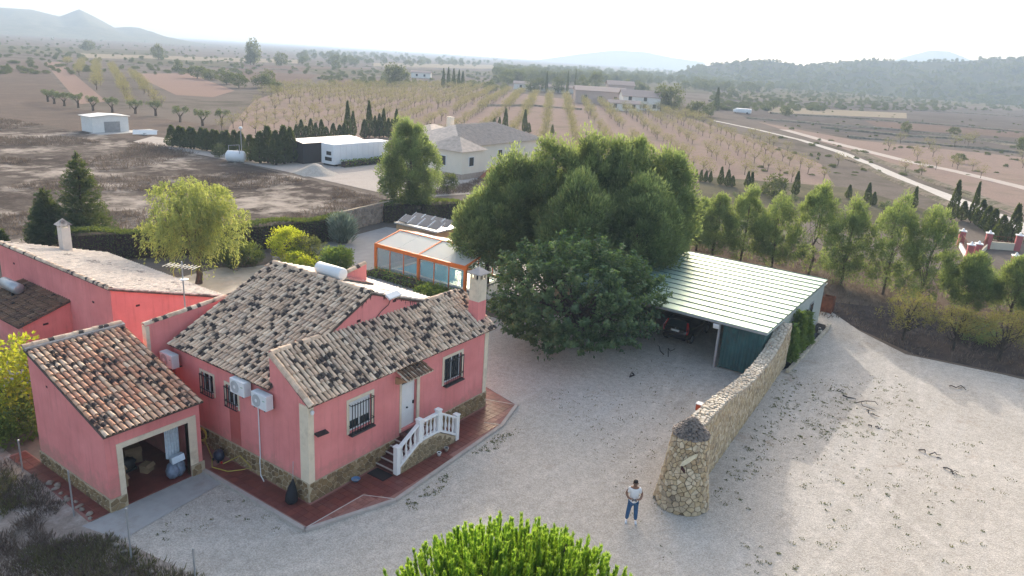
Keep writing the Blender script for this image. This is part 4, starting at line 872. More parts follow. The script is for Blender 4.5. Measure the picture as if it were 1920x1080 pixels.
beams = [(ex0-.08, ex0+.10, ey0, ey1, ez-.08, ez+.2), (ex1-.1, ex1+.06, ey0, ey1, ez, ez+.2), (ex0-.05, ex0+.05, ey0, ey1, .02, .12), (ex1-.05, ex1+.05, ey0, ey1, .02, .12), (exr-.06, exr+.06, ey0, ey1, ezr+.12, ezr+.24)]
for b in beams: box('beam', ORG, EN, *b)
ys = [20.05, 15.75, 11.45]
for y in ys:
    for x in (ex0, ex1): box('post', ORG, EN, x-.09, x+.09, y-.1, y+.1, .12, ez)
    for p, q in (((ex0, ez+.14), (exr, ezr+.16)), ((exr, ezr+.16), (ex1, ez+.14))): MB().prism([(p[0], y-.07, p[1]), (q[0], y-.07, q[1]), (q[0], y-.07, q[1]+.08), (p[0], y-.07, p[1]+.08)], (0, .14, 0)).build('rafter', ORG, EN)
for i in range(2):
    y1_, y0_ = ys[i]-.1, ys[i+1]+.1
    for j in range(3):
        a = y1_-(y1_-y0_)*j/3; b = y1_-(y1_-y0_)*(j+1)/3
        for x in (ex0, ex1):
            box('pane', PANE, EN, x-.008, x+.008, b+.03, a-.03, .12, ez)
            if j: box('mullion', ORG, EN, x-.03, x+.03, a-.03, a+.03, .12, ez)
    for p, q in (((ex0, ez+.17), (exr, ezr+.17)), ((exr, ezr+.17), (ex1, ez+.17))):
        for j in range(2):
            a = y1_+.03-(y1_-y0_+.06)*j/2; b = y1_+.03-(y1_-y0_+.06)*(j+1)/2
            MB().prism([(p[0], b+.02, p[1]), (q[0], b+.02, q[1]), (q[0], b+.02, q[1]+.02), (p[0], b+.02, p[1]+.02)], (0, a-b-.04, 0)).build('roof_panel', POLY, EN)
MB().prism([(ex0, ey1, .12), (ex1, ey1, .12), (ex1, ey1, ez), (exr, ey1, ezr), (ex0, ey1, ez)], (0, .016, 0)).build('pane', PANE, EN)
PO = thing('swimming_pool', 'blue water swimming pool under the orange enclosure', 'swimming pool', (26, 14, 0))
mb = MB()
for q in ((24.1, 27.9, 11.6, 11.9), (24.1, 27.9, 19.0, 19.3), (24.1, 24.4, 11.9, 19.0), (27.6, 27.9, 11.9, 19.0)): mb.bx(*q, .02, .09)
mb.build('coping', mat('pale pool coping', (.66, .63, .58), .7), PO)
Nw = NT('pool water'); k_ = Nw.noise(1.2, 3); Nw.bsdf(Nw.mix(Nw.mapr(k_, .3, .7), (.10, .52, .74), (.16, .64, .84)), .05, .5, 0, Nw.noise(5, 2), .08); box('water', Nw.m, PO, 24.4, 27.6, 11.9, 19.0, .03, .05)
t = thing('pool_hut', 'tan pool hut behind the orange enclosure, under the panel racks', 'hut', (29.8, 21, 0)); box('wall', mat('tan hut panel', (.42, .29, .17), .8), t, 28.7, 31.2, 18.7, 23.1, 0, 2.25); box('roof', STEEL, t, 28.55, 31.35, 18.55, 23.25, 2.25, 2.36); box('door', mat('tan hut panel', (.42, .29, .17)), t, 28.66, 28.7, 20.4, 21.3, .05, 2.0)
for k in range(4):
    for j in range(2):
        y0 = 18.8+k*1.08; x0_ = 28.8+j*1.25
        t = thing('solar_collector', 'tilted solar collector on the pool hut, %s row, %s from the right' % (('front', 'back')[j], ('first', 'second', 'third', 'fourth')[k]), 'solar panel', (x0_, y0, 2.36), 'solar collectors on the pool hut')
        MB().obox((x0_+.5, y0+.5, 2.66), (.48, 0, .2), (0, .46, 0), (-.02, 0, .03)).build('panel', glass('collector glass', (.03, .035, .045), .12), t); 
        for s in (-1, 1): MB().tube([(x0_+.0, y0+.5+s*.5, 2.45), (x0_+1.0, y0+.5+s*.5, 2.90)], .03, 6).build('frame_tube', WHITE, t); box('leg', WHITE, t, x0_+.94, x0_+.98, y0+.48+s*.46, y0+.52+s*.46, 2.36, 2.86)

# rough garden wall at the end of the hedge
t = thing('garden_wall', 'rough grey brown stone garden wall at the end of the clipped hedge', 'wall', (33.5, 31, 0)); ga, gb = np.array([29.4, 30.6]), np.array([37.0, 31.6]); gd = unit(gb-ga); gn = np.array([gd[1], -gd[0]])
core = MB().obox((*((ga+gb)/2), .95), (*(gd*3.83), 0), (*(gn*.12), 0), (0, 0, .95)).build('wall_core', WMORT, t)
lay_stones(cells(7.6, 1.9, .42, T(71), 1.3), lambda u, v, d: (*(ga+gd*u+gn*(.12+d)), v), pieces('grey brown stone', [(.27, .22, .18), (.34, .28, .23), (.22, .18, .15), (.40, .33, .27)]), core, T(72), .03, .05, 120)

# ------------------------------------------------------------------ neighbours
NW = mat('neighbour cream wall', (.74, .66, .54), .9, .1, .06, .5); NR = pieces('grey brown roof tile', [(.50, .40, .32), (.56, .45, .365), (.44, .35, .28), (.60, .49, .40)], var=.25, scale=2)
def hip(mbx, x0, x1, y0, y1, z0, z1):
    w = min(x1-x0, y1-y0)/2; o = .4
    if x1-x0 > y1-y0: r0, r1 = (x0+w, (y0+y1)/2, z1), (x1-w, (y0+y1)/2, z1)
    else: r0, r1 = ((x0+x1)/2, y0+w, z1), ((x0+x1)/2, y1-w, z1)
    P = [(x0-o, y0-o, z0), (x1+o, y0-o, z0), (x1+o, y1+o, z0), (x0-o, y1+o, z0), r0, r1]
    if x1-x0 > y1-y0: F_ = [(0, 1, 5, 4), (1, 2, 5), (2, 3, 4, 5), (3, 0, 4), (3, 2, 1, 0)]
    else: F_ = [(0, 1, 4), (1, 2, 5, 4), (2, 3, 5), (3, 0, 4, 5), (3, 2, 1, 0)]
    return mbx.add(P, F_)
NH = thing('neighbour_house', 'cream bungalow with grey brown hipped roof beyond the pines', 'house', (70, 48, 0))
box('wall', NW, NH, 65.2, 86, 46, 57, 0, 3.7); box('wall', NW, NH, 61.4, 66.2, 42.6, 48.4, 0, 3.7); box('basement', mat('stone base', (.38, .30, .24), .9), NH, 61.3, 66.3, 42.5, 48.5, 0, .7); box('wall', NW, NH, 72, 80, 56.9, 64, 0, 3.6)
RM = hip(MB(), 65.2, 86, 46, 57, 3.7, 6.0).build('roof', NR, NH); hip(MB(), 61.4, 66.2, 42.6, 48.4, 3.68, 5.3).build('roof', NR, NH); hip(MB(), 72, 80, 57.0, 64, 3.62, 5.0).build('roof', NR, NH)
# rows of roof tiles as low ridges on the near slopes
for y, n, z0, z1, xa, xb, sl in ((46, 14, 3.7, 6.0, 64.8, 86.4, 5.5),):
    mb = MB()
    for k in range(70):
        x = 65.0+k*.31
        hx = min(1, (x-64.8)/5.9, (86.4-x)/5.9); mb.prism([(x, 45.6, 3.72), (x+.16, 45.6, 3.72), (x+.08, 45.6, 3.80)], (0, 5.9*hx, 2.3*hx))
    o = mb.build('roof_tiles', NR, RM); o['kind'] = 'stuff'
def nwin(x, y, z, w, h, face):
    if face == 'x': f = MB().bx(x-.06, x+.02, y, y+w, z, z+h).build('window', WPLAS, NH); box('pane', DGLASS, f, x-.07, x-.062, y+.08, y+w-.08, z+.08, z+h-.08)
    else: f = MB().bx(x, x+w, y-.06, y+.02, z, z+h).build('window', WPLAS, NH); box('pane', DGLASS, f, x+.08, x+w-.08, y-.07, y-.062, z+.08, z+h-.08)
nwin(61.4, 45.2, 1.5, 1.3, 1.4, 'x'); nwin(62.9, 42.6, 1.6, 1.1, 1.3, 'y'); nwin(68, 46, 1.5, 1.2, 1.3, 'y'); nwin(74, 46, 1.5, 1.2, 1.3, 'y')
box('chimney', NW, NH, 71.5, 72.3, 53, 53.8, 5, 6.9)
BRK = mat('red brown brick', (.28, .10, .06), .9)
MB().prism([(64.0, 40.4, 0), (67, 40.4, 0), (67, 40.4, 1.5)], (0, 1.4, 0)).build('outside_stair', BRK, NH)
t = thing('white_reefer_container', 'long white refrigerated container behind the tall conifers', 'container', (60, 61, 0)); RW = mat('white container paint', (.74, .75, .76), .6, .3, .05, .6)
box('body', RW, t, 54.9, 65.6, 59.9, 62.4, .25, 3.0, .03)
for k in range(10): box('side_panel', RW, t, 55.1+k*1.05, 55.98+k*1.05, 59.87, 59.9, .4, 2.85)
box('end_unit', mat('black louvre', (.03, .03, .03), .8), t, 54.84, 54.9, 60.4, 61.3, 1.5, 2.0); box('end_unit', MATS['black louvre'], t, 54.84, 54.9, 60.3, 61.6, .7, 1.2)
for x in (55.2, 64.9): box('support', DARKM, t, x, x+.4, 60, 62.3, 0, .25)
t = thing('black_shed', 'low black clad shed with pale curved roof behind the white container', 'shed', (58, 66, 0)); BLK = mat('black cladding', (.035, .037, .042), .85, .2, .1)
for k in range(8): box('wall_panel', BLK, t, 53.0+.02, 53.06, 64.0+k*.6, 64.58+k*.6, 0, 2.9)
box('wall', BLK, t, 53.06, 64, 64, 64.06, 0, 2.6); box('wall', BLK, t, 53.06, 64, 68.7, 68.76, 0, 2.9); box('wall', BLK, t, 63.9, 63.96, 64.07, 68.7, 0, 2.9)
V_ = []
for k in range(9): u = k/8; V_ += [(52.8, 63.7+5.3*u, 2.6+.9*math.sin(math.pi*(.15+.75*u))*.6), (64.2, 63.7+5.3*u, 2.6+.9*math.sin(math.pi*(.15+.75*u))*.6)]
MB().add(V_, [(2*k, 2*k+1, 2*k+3, 2*k+2) for k in range(8)]).build('roof', mat('pale sheet roof', (.52, .52, .51), .45, .4), t)
t = thing('white_hut', 'small white block hut with grey door out in the brown fields', 'hut', (49, 109, 0)); HW = mat('hut whitewash', (.72, .70, .66), .9, .1, .05)
mb = MB().bx(46.3, 52.3, 107.6, 111.2, 0, 2.35); mb.prism([(46.3, 107.6, 2.35), (52.3, 107.6, 2.35), (52.3, 107.6, 2.5), (49.3, 107.6, 2.75), (46.3, 107.6, 2.5)], (0, 3.6, 0)); mb.build('wall', HW, t)
MB().prism([(46.0, 107.4, 2.5), (49.3, 107.4, 2.78), (52.6, 107.4, 2.5), (52.6, 107.4, 2.57), (49.3, 107.4, 2.85), (46.0, 107.4, 2.57)], (0, 4, 0)).build('roof', HW, t); box('door', mat('grey metal door', (.30, .29, .28), .6), t, 48.2, 50.8, 107.55, 107.6, 0, 1.7)
sheet('hut_slab', [(46, 104.5), (57, 106.5), (57, 109.5), (45.5, 107.5)], .01, S_conc)
t = thing('white_sheet_stack', 'tilted white sheet leaning near the small white hut', 'sheet', (51.5, 102, 0)); MB().obox((51.8, 101.8, .45), (1.5, -1.0, 0), (.3, .45, .3), (0, -.02, .03)).build('sheet', HW, t); MB().bx(51.4, 52.2, 101.4, 102.4, 0, .35).build('prop_block', S_conc, t)
t = thing('white_tank', 'white oval tank lying by the conifer hedge', 'tank', (46.6, 70.2, 0)); MB().tube([(47.5, 69.2, .75), (47.35, 69.4, .75), (46.0, 71.0, .75), (45.8, 71.2, .75)], [.4, .78, .78, .4], 16).build('shell', RW, t, True); box('support', S_conc, t, 46.2, 47.1, 69.8, 70.6, 0, .2)
t = thing('gravel_pile', 'pale cone of gravel dumped in front of the white container', 'gravel pile', (49.2, 57, 0)); rg = T(81); V_ = [(49.2, 57.0, 1.35)]; n = 22
for r, z in ((.7, 1.0), (1.6, .45), (2.7, -.02)):
    for j in range(n): a = 2*math.pi*j/n; f = r*(1+rg.uniform(-.12, .12)); V_.append((49.2+f*math.cos(a)*1.0, 57+f*math.sin(a)*1.15, z+rg.uniform(-.06, .06)))
MB().add(V_, [(0, 1+j, 1+(j+1) % n) for j in range(n)]+[(1+i*n+j, 1+(i+1)*n+j, 1+(i+1)*n+(j+1) % n, 1+i*n+(j+1) % n) for i in range(2) for j in range(n)]).build('heap', S_gravel, t, True)
t = thing('yard_lamp_post', 'thin lamp post with white globe by the neighbouring conifer hedge', 'lamp post', (47.4, 69.0, 0)); p = G(454, 302); MB().tube([p, p+[0, 0, 4.3]], .06, 8).build('pole', STEEL, t); lump('lamp_globe', WHITE, t, p+[0, 0, 4.5], (.25, .25, .22), 82, 12, 8, 0)
t = thing('clothes_frame', 'thin grey goal shaped pipe frame beside the white oval tank', 'frame', tuple(G(430, 302))); p, q = G(430, 303), G(450, 305); MB().tube([p, p+[0, 0, 2.2], q+[0, 0, 2.4], q], .05, 6).build('pipe', STEEL, t)
# far white farm
t = thing('far_farmhouse', 'distant white farmhouse with low gable among dark trees', 'farmhouse', tuple(G(1180, 206))); FW = mat('far whitewash', (.70, .66, .60), .9, .1, .04); FR2 = mat('far pinkish roof', (.42, .32, .27), .9, .1, .1)
def gableb(mbw, mbr, c, L, Wd, h, r, ang):
    a = np.array([math.cos(ang), math.sin(ang), 0]); b = np.array([-a[1], a[0], 0]); z = np.array([0, 0, 1.]); c = np.asarray(c, float)
    P = [c-a*L/2-b*Wd/2, c-a*L/2+b*Wd/2, c-a*L/2+b*Wd/2+z*h, c-a*L/2+z*(h+r), c-a*L/2-b*Wd/2+z*h]; mbw.prism(P, a*L)
    for s in (-1, 1):
        Q = [c-a*(L/2+.4)+b*s*(Wd/2+.4)+z*(h-.15), c-a*(L/2+.4)+z*(h+r+.05), c-a*(L/2+.4)+z*(h+r+.2), c-a*(L/2+.4)+b*s*(Wd/2+.4)+z*h]; mbr.prism(Q, a*(L+.8))
def farm(root, wins, *args, wm=FW, rm=FR2):
    w, r = MB(), MB(); gableb(w, r, *args); wo = w.build('wall', wm, root); r.build('roof', rm, root)
    c, L, Wd, h, rr, ang = args; a = np.array([math.cos(ang), math.sin(ang), 0]); b = np.array([-a[1], a[0], 0])
    for s, z in wins: MB().obox(np.asarray(c)+a*L*s-b*(Wd/2+.02)+[0, 0, z], a*.6, b*.05, (0, 0, .7)).build('window', DGLASS, root)
farm(t, [(-.3, 4), (.1, 4), (-.3, 1.6), (.1, 1.6), (.35, 1.6)], G(1197, 205), 14, 9, 4.8, 2.0, -.95)
farm(t, [(-.3, 1.6), (0, 1.6), (.3, 1.6)], G(1168, 207), 11, 5, 2.6, .8, -.95, wm=FW)
t = thing('far_barn', 'distant long pinkish barn left of the white farmhouse', 'barn', tuple(G(1120, 190))); PB = mat('far pink wall', (.46, .36, .31), .9, .1, .06)
farm(t, [(-.3, 2.5), (0, 2.5), (.3, 2.5)], G(1122, 194), 20, 10, 5.0, 1.4, -.95, wm=PB); farm(t, [], G(1160, 186), 12, 9, 6.5, 1.6, -.95, wm=PB)
for lab, p, L_, h_ in (('low white building far off among trees left of the farm', (985, 168), 12, 3), ('far pale cottage half hidden by trees, left of the tall dark cypresses', (790, 146), 12, 3.2), ('long low pale wall building beyond the orchard, just left of the pinkish barn', (1035, 172), 26, 2.4)):
    t = thing('far_house', lab, 'house', tuple(G(*p))); farm(t, [(-.2, 1.6), (.2, 1.6)], G(*p), L_, 6, h_, 1.0, -1.0)
t = thing('parked_van', 'white van parked far off beside the track by the round bushes', 'van', tuple(G(1393, 213))); p = G(1393, 213); MB().rbox(p+[0, 0, 1.1], (2.2, 6, 1.7), .1).build('body', RW, t, bevel=.3); MB().rbox(p+[0, 3.2, .9], (2.0, 1.4, 1.2), .1).build('cab', RW, t, bevel=.25)
for s in (-1, 1):
    for k in (-2, 2.6): MB().tube([p+[s*1.0, k, .35], p+[s*1.2, k, .35]], .36, 12).build('wheel', DARKM, t)

# gate pillars and walls on the right
PKP = mat('pink pillar', (.42, .13, .13), .9, .1, .1, 2); CW = mat('cream low wall', (.58, .51, .40), .9, .1, .06)
gp = {}
for key, base, lab in (('a', (1799, 462), 'pink gate pillar with white cap at the far left end of the gate fence'), ('b', (1814, 490), 'pink gate pillar with white cap in front of the paired slimmer pillar'), ('c', (1828, 488), 'pink gate pillar standing just right of its white capped twin'),
                      ('d', (1849, 466), 'pink pillar with white cap at the left end of the cream low wall'), ('e', (1905, 470), 'pink pillar at the right end of the cream low wall by the cypress'), ('f', (1897, 512), 'lone pink pillar at the right edge in front of the cream wall')):
    p = G(*base); gp[key] = p; t = thing('gate_pillar', lab, 'pillar', tuple(p), 'pink gate pillars'); MB().rbox(p+[0, 0, .8], (.55, .55, 1.6), .2).build('shaft', PKP, t); MB().rbox(p+[0, 0, 1.64], (.68, .68, .09), .2).build('cap', WHITE, t); MB().lathe(p+[0, 0, 1.685], [(.2, 0), (.1, .08), (.12, .16), (.02, .26)], 8).build('finial', WHITE, t)
def low_wall(label, a, b, h, m, rails=True):
    t = thing('boundary_wall', label, 'wall', tuple((a+b)/2), None); d = unit(b-a); L = np.linalg.norm(b-a); c = (a+b)/2; n = np.array([-d[1], d[0], 0])
    MB().obox(c+[0, 0, h/2], d*(L/2-.3), n*.12, (0, 0, h/2)).build('base_wall', m, t)
    if rails:
        for z in (h+.15, 1.35): MB().tube([a+d*.3+[0, 0, z], b-d*.3+[0, 0, z]], .025, 6).build('rail', RUST, t)
        for k in range(int(L/.5)): q = a+d*(.4+k*.5); MB().tube([q+[0, 0, h], q+[0, 0, 1.4]], .018, 5).build('fence_bar', RUST, t)
low_wall('cream low wall with thin railing between the two far pink pillars', gp['d'], gp['e'], .75, CW); low_wall('short white based gate fence between pink pillars at the left', gp['a'], gp['b'], .45, WHITE); low_wall('low cream wall stub behind the paired pink pillars', gp['c'], gp['d'], .5, CW)

# ------------------------------------------------------------------ fence posts on the left bank
for base, h, lab in (((43, 884), 1.3, 'thin steel fence post beside the garage side path, nearest the leafy tree'), ((139, 968), 1.75, 'thin steel fence post standing next to the garage plinth path'), ((247, 1052), 1.9, 'thin steel fence post in the gravel in front of the concrete apron'), ((367, 1092), 1.2, 'thin steel fence post cut off at the bottom edge of the picture')):
    p = G(*base); t = thing('fence_post', lab, 'fence post', tuple(p), 'steel fence posts on the bank'); MB().tube([p-[0, 0, .1], p+[0, 0, h]], .03, 8).build('post', STEEL, t); MB().lathe(p+[0, 0, h], [(.035, 0), (.035, .03), (.01, .045)], 8).build('cap', STEEL, t)

# ------------------------------------------------------------------ small things round the house
t = thing('covered_parasol', 'closed parasol in a black cover leaning at the house corner plinth', 'parasol', (-.42, .5, .1)); BC = mat('black cover cloth', (.012, .013, .018), .7, .3, .3, 8)
MB().tube([(-.46, .44, .1), (-.46, .45, .18), (-.42, .48, .4), (-.36, .52, .65), (-.30, .55, .82), (-.27, .57, .95)], [.16, .23, .22, .15, .07, .02], 12).build('cover', BC, t, True); MB().tube([(-.27, .57, .93), (-.2, .62, 1.6)], .012, 6).build('pole_tip', STEEL, t)
t = thing('blue_bowl', 'round blue pet bowl on the red tiles by the front plinth', 'bowl', (2.02, -.25, .1)); BLU = mat('blue plastic', (.12, .22, .38), .4, .4, .1)
MB().lathe((2.02, -.25, .1), [(.10, 0), (.17, .09), (.18, .1), (.16, .095), (.1, .02)], 18).build('bowl_shell', BLU, t, True); MB().lathe((2.02, -.25, .13), [(.12, 0), (.12, .004)], 16).build('water', mat('grey water', (.3, .36, .42), .1, .6), t)
for x, y, r, lab in ((5.55, -1.42, .09, 'small white pot on the red tiles below the stair, nearer the steps'), (6.05, -1.40, .10, 'small grey pot below the stair, the one farther from the steps')):
    t = thing('plant_pot', lab, 'pot', (x, y, .1)); MB().lathe((x, y, .1), [(r*.7, 0), (r, .13), (r*1.08, .15), (r*.85, .145), (r*.8, .1)], 12).build('pot', WHITE if x < 6 else KERB, t, True); lump('soil', DARKM, t, (x, y, .22), (r*.7, r*.7, .03), 90)
t = thing('door_mat', 'black door mat on the red tiles at the foot of the stair', 'mat', (2.9, -.6, .1)); MB().rbox((2.95, -.62, .11), (.5, .8, .02), 0).build('mat_pile', DARKM, t); MB().rbox((2.95, -.62, .105), (.56, .86, .012), 0).build('mat_edge', mat('rubber edge', (.03, .03, .03), .8), t)
t = thing('garden_hose', 'tangled yellow garden hose on the tiles between garage and house', 'hose', (-.5, 5.2, .1)); YH = mat('yellow hose', (.42, .34, .06), .5, .4); pts = []; rg = T(91)
for k in range(70): a = k*.42; r = .26+.05*math.sin(k*.9); pts.append((-.32+.04*math.sin(k*.4), 6.1+r*math.cos(a), .75+r*math.sin(a)))
MB().tube(pts, .022, 6).build('coil', YH, t); MB().tube([(-.3, 5.9, .5), (-.5, 5.2, .13), (-.9, 4.6, .12), (-.7, 3.9, .12), (-.3, 3.6, .12), (-.12, 3.2, .3), (-.12, 3.9, .55), (-.15, 4.4, .2), (-.5, 4.5, .12)], .02, 6).build('run', YH, t)
box('reel_bracket', DARKM, t, -.14, -.02, 6.0, 6.2, .65, .85)
t = thing('pressure_washer', 'small dark pressure washer with a red knob beside the yellow hose', 'machine', (-.45, 4.75, .1)); lump('housing', mat('dark blue plastic', (.02, .025, .05), .4, .4), t, (-.42, 4.85, .34), (.2, .24, .24), 92); lump('knob', mat('red knob', (.5, .02, .02), .4), t, (-.55, 4.5, .2), (.05, .05, .05), 93, 8, 6, 0)
for y in (4.7, 5.0): MB().tube([(-.6, y, .16), (-.56, y, .16)], .06, 10).build('wheel', DARKM, t)
for k, (a, b, lab) in enumerate((((1722, 845), (1765, 862), 'long dark fallen branch on the sunlit gravel, right of the tree shadow edge'), ((1768, 878), (1795, 892), 'short forked dark branch on sunlit gravel, nearest the right side'), ((1628, 798), (1655, 806), 'dark curled twig on sunlit gravel just beyond the shadow edge'), ((1558, 728), (1580, 738), 'dark twig in the shade right of the stone wall'), ((1580, 742), (1640, 770), 'long thin twig crossing the shadow edge right of the wall'), ((1625, 770), (1640, 785), 'small dark hooked twig on the gravel past the shadow edge'), ((1222, 678), (1266, 655), 'thin dark hose lying on the gravel behind the parked car'), ((1180, 708), (1196, 700), 'small dark twig on the gravel in front of the leafy tree'), ((1780, 725), (1815, 733), 'thin twig on sunlit gravel near the autumn almond trees'))):
    p, q = G(*a), G(*b); rg = T(100+k); mb = MB(); limb(mb, p+[0, 0, .04], q+[0, 0, .04], .032, .015, rg, .18, 6, 6); m_ = (p+q)/2; d = unit(q-p); limb(mb, m_+[0, 0, .05], m_+np.linalg.norm(q-p)*.35*(d+np.array([-d[1], d[0], 0]))+[0, 0, .06], .03, .012, rg, .2, 5, 3)
    tag(mb.build('fallen_branch', mat('dark dead wood', (.05, .042, .04), .9, .1, .2)), lab, 'branch')

# ------------------------------------------------------------------ the man in the yard
def man(loc, face):
    t = thing('person', 'person in a white T-shirt, blue jeans and white shoes holding a small controller', 'person', loc)
    c, s = math.cos(face), math.sin(face)
    def W_(p): return (loc[0]+p[0]*(-s)+p[1]*c, loc[1]+p[0]*c+p[1]*s, p[2])      # x = his left, y = forward
    def skin(name, verts, edges, rad, m, root=0, sub=2):
        me = bpy.data.meshes.new(name); me.from_pydata([W_(v) for v in verts], edges, []); o = bpy.data.objects.new(name, me); link(o, t); me.materials.append(m)
        sk = o.modifiers.new('skin', 'SKIN'); sk.use_smooth_shade = True; o.modifiers.new('sub', 'SUBSURF').levels = sub; o.modifiers['sub'].render_levels = sub
        lay = me.skin_vertices[0].data if me.skin_vertices else None
        if lay is None:
            bpy.context.view_layer.objects.active = o; bpy.ops.mesh.customdata_skin_add(); lay = me.skin_vertices[0].data
        for k, r in enumerate(rad): lay[k].radius = (r, r) if np.isscalar(r) else r
        lay[root].use_root = True
        return o
    SKN = mat('warm brown skin', (.22, .115, .075), .6, .3, .05); TS = mat('white cotton', (.68, .66, .65), .9, .1, .04, 9); JN = mat('blue denim', (.045, .10, .19), .9, .1, .25, 9); SHO = mat('white shoe', (.62, .64, .68), .6); HAIR = mat('dark hair', (.025, .018, .014), .7)
    # body: pelvis root, legs, spine, neck, head, both arms bent to the middle
    V_ = [(0, 0, .94), (0, .01, 1.12), (0, .0, 1.30), (0, .0, 1.42), (0, .01, 1.50), (0, .03, 1.58), (0, .035, 1.68),
          (.10, 0, .86), (.12, .02, .50), (.14, .0, .10), (-.10, 0, .86), (-.14, .02, .50), (-.17, .0, .10),
          (.17, -.01, 1.42), (.28, .0, 1.19), (.22, .20, 1.13), (.09, .28, 1.12), (-.17, -.01, 1.42), (-.29, .0, 1.19), (-.22, .20, 1.13), (-.09, .28, 1.12)]
    E_ = [(0, 1), (1, 2), (2, 3), (3, 4), (4, 5), (5, 6), (0, 7), (7, 8), (8, 9), (0, 10), (10, 11), (11, 12), (3, 13), (13, 14), (14, 15), (15, 16), (3, 17), (17, 18), (18, 19), (19, 20)]
    r_ = [(.14, .11), (.13, .10), (.15, .11), (.12, .09), .055, .075, .08, .085, .06, .04, .085, .06, .04, .06, .05, .043, .034, .06, .05, .043, .034]
    skin('body', V_, E_, r_, SKN)
    # fingers closed on the controller
    for sd_ in (1, -1):
        for k in range(4): skin('finger', [(sd_*.09, .27, 1.12-.02*k), (sd_*(.04+.006*k), .30, 1.115-.02*k), (sd_*(.02+.006*k), .285, 1.11-.02*k)], [(0, 1), (1, 2)], [.011, .009, .008], SKN, 0, 1)
        skin('thumb', [(sd_*.10, .25, 1.13), (sd_*.07, .26, 1.15), (sd_*.045, .285, 1.155)], [(0, 1), (1, 2)], [.012, .011, .009], SKN, 0, 1)
    skin('t_shirt', [(0, .0, .79), (0, .01, 1.0), (0, .01, 1.15), (0, .0, 1.3), (0, -.0, 1.45), (.15, -.01, 1.41), (.235, -.02, 1.22), (-.15, -.01, 1.40), (-.245, -.02, 1.22)], [(0, 1), (1, 2), (2, 3), (3, 4), (4, 5), (5, 6), (4, 7), (7, 8)], [(.185, .15), (.18, .15), (.18, .145), (.185, .135), (.12, .10), .09, .075, .09, .075], TS)
    skin('jeans', [(0, 0, .92), (.10, 0, .84), (.125, .02, .50), (.145, .0, .12), (-.10, 0, .84), (-.145, .02, .50), (-.175, .0, .12)], [(0, 1), (1, 2), (2, 3), (0, 4), (4, 5), (5, 6)], [(.15, .12), .105, .085, .072, .105, .085, .072], JN)
    for x in (.15, -.18): skin('shoe', [(x, -.05, .05), (x*1.03, .06, .05), (x*1.1, .19, .035)], [(0, 1), (1, 2)], [.05, .05, .042], SHO, 0, 1)
    lump('hair', HAIR, t, W_((0, .005, 1.695)), (.09, .088, .078), 97, 14, 9, .06)
    skin('nose', [(0, .10, 1.635), (0, .125, 1.615)], [(0, 1)], [.014, .016], SKN, 0, 1)
    for x in (.03, -.03): lump('eye', DARKM, t, W_((x, .105, 1.65)), (.012, .012, .008), 95, 8, 6, 0)
    for x in (.085, -.085): lump('ear', SKN, t, W_((x, .03, 1.635)), (.018, .022, .03), 96, 8, 6, 0)
    MB().obox(W_((0, .128, 1.58)), np.array([-s, c, 0])*.025, (c*.004, s*.004, 0), (0, 0, .006)).build('mouth', mat('dark lip', (.12, .05, .04), .7), t)
    k = thing('drone_controller', 'small grey drone controller held at the waist of the man in white', 'controller', W_((0, .29, 1.1))); a = np.array([-s, c, 0]); b = np.array([c, s, 0])
    MB().obox(W_((0, .29, 1.11)), a*.075, b*.05+np.array([0, 0, .015]), (0, 0, .02)).build('shell', mat('grey plastic', (.10, .10, .11), .5), k, bevel=.01)
    for x in (.035, -.035): MB().tube([W_((x, .29, 1.13)), W_((x, .29, 1.15))], .008, 6).build('stick', DARKM, k)
man((6.7, -9.66, 0.006), math.atan2(-18.8+9.66, -15.49-6.7)+.1)

# ------------------------------------------------------------------ trees and plants
BARK = mat('grey brown bark', (.11, .085, .065), .95, .1, .3, 6, bump=.5); BARKD = mat('dark bark', (.055, .045, .038), .95, .1, .3, 6, bump=.4)
PINE = leafmat('aleppo pine needles', [(.050, .084, .038), (.098, .148, .054), (.158, .217, .072), (.255, .315, .10)], .45, (.5, .6, .16))
YPINE = leafmat('young pine needles', [(.056, .093, .036), (.10, .152, .05), (.16, .222, .065), (.25, .31, .09)], .45, (.5, .6, .14))
FIG = leafmat('broad dark leaves', [(.024, .052, .028), (.045, .088, .042), (.08, .138, .06), (.145, .21, .09)], .32, (.3, .5, .06))
WILL = leafmat('willow leaves', [(.12, .165, .045), (.20, .25, .06), (.29, .335, .08), (.40, .42, .11)], .48, (.58, .62, .13))
SPRU = leafmat('dark conifer needles', [(.012, .028, .014), (.022, .045, .02), (.035, .065, .028), (.06, .10, .04)], .18)
CYPR = leafmat('cypress scale leaves', [(.014, .030, .014), (.024, .046, .018), (.038, .065, .024), (.06, .09, .03)], .2)
HEDG = leafmat('clipped hedge leaves', [(.014, .032, .013), (.026, .052, .018), (.045, .08, .024), (.09, .13, .04)], .25)
LIME = leafmat('lime green leaves', [(.16, .22, .015), (.28, .36, .02), (.40, .46, .03), (.50, .52, .05)], .5, (.8, .8, .04))
GRN = leafmat('fresh green leaves', [(.04, .09, .02), (.07, .14, .025), (.11, .19, .035), (.17, .25, .05)], .35)
BUSH = leafmat('dull bush leaves', [(.05, .06, .03), (.08, .085, .04), (.11, .11, .05), (.20, .16, .09)], .25)
AGAV = leafmat('blue grey blades', [(.10, .14, .10), (.16, .21, .16), (.24, .29, .23), (.33, .38, .32)], .2, (.4, .5, .3))
ALMO = leafmat('autumn almond leaves', [(.13, .125, .035), (.19, .17, .04), (.25, .21, .055), (.15, .16, .05)], .4, (.45, .42, .08))
ORCH = leafmat('pale orchard leaves', [(.20, .185, .075), (.26, .23, .09), (.23, .205, .08), (.17, .165, .07)], .3, (.42, .38, .12))
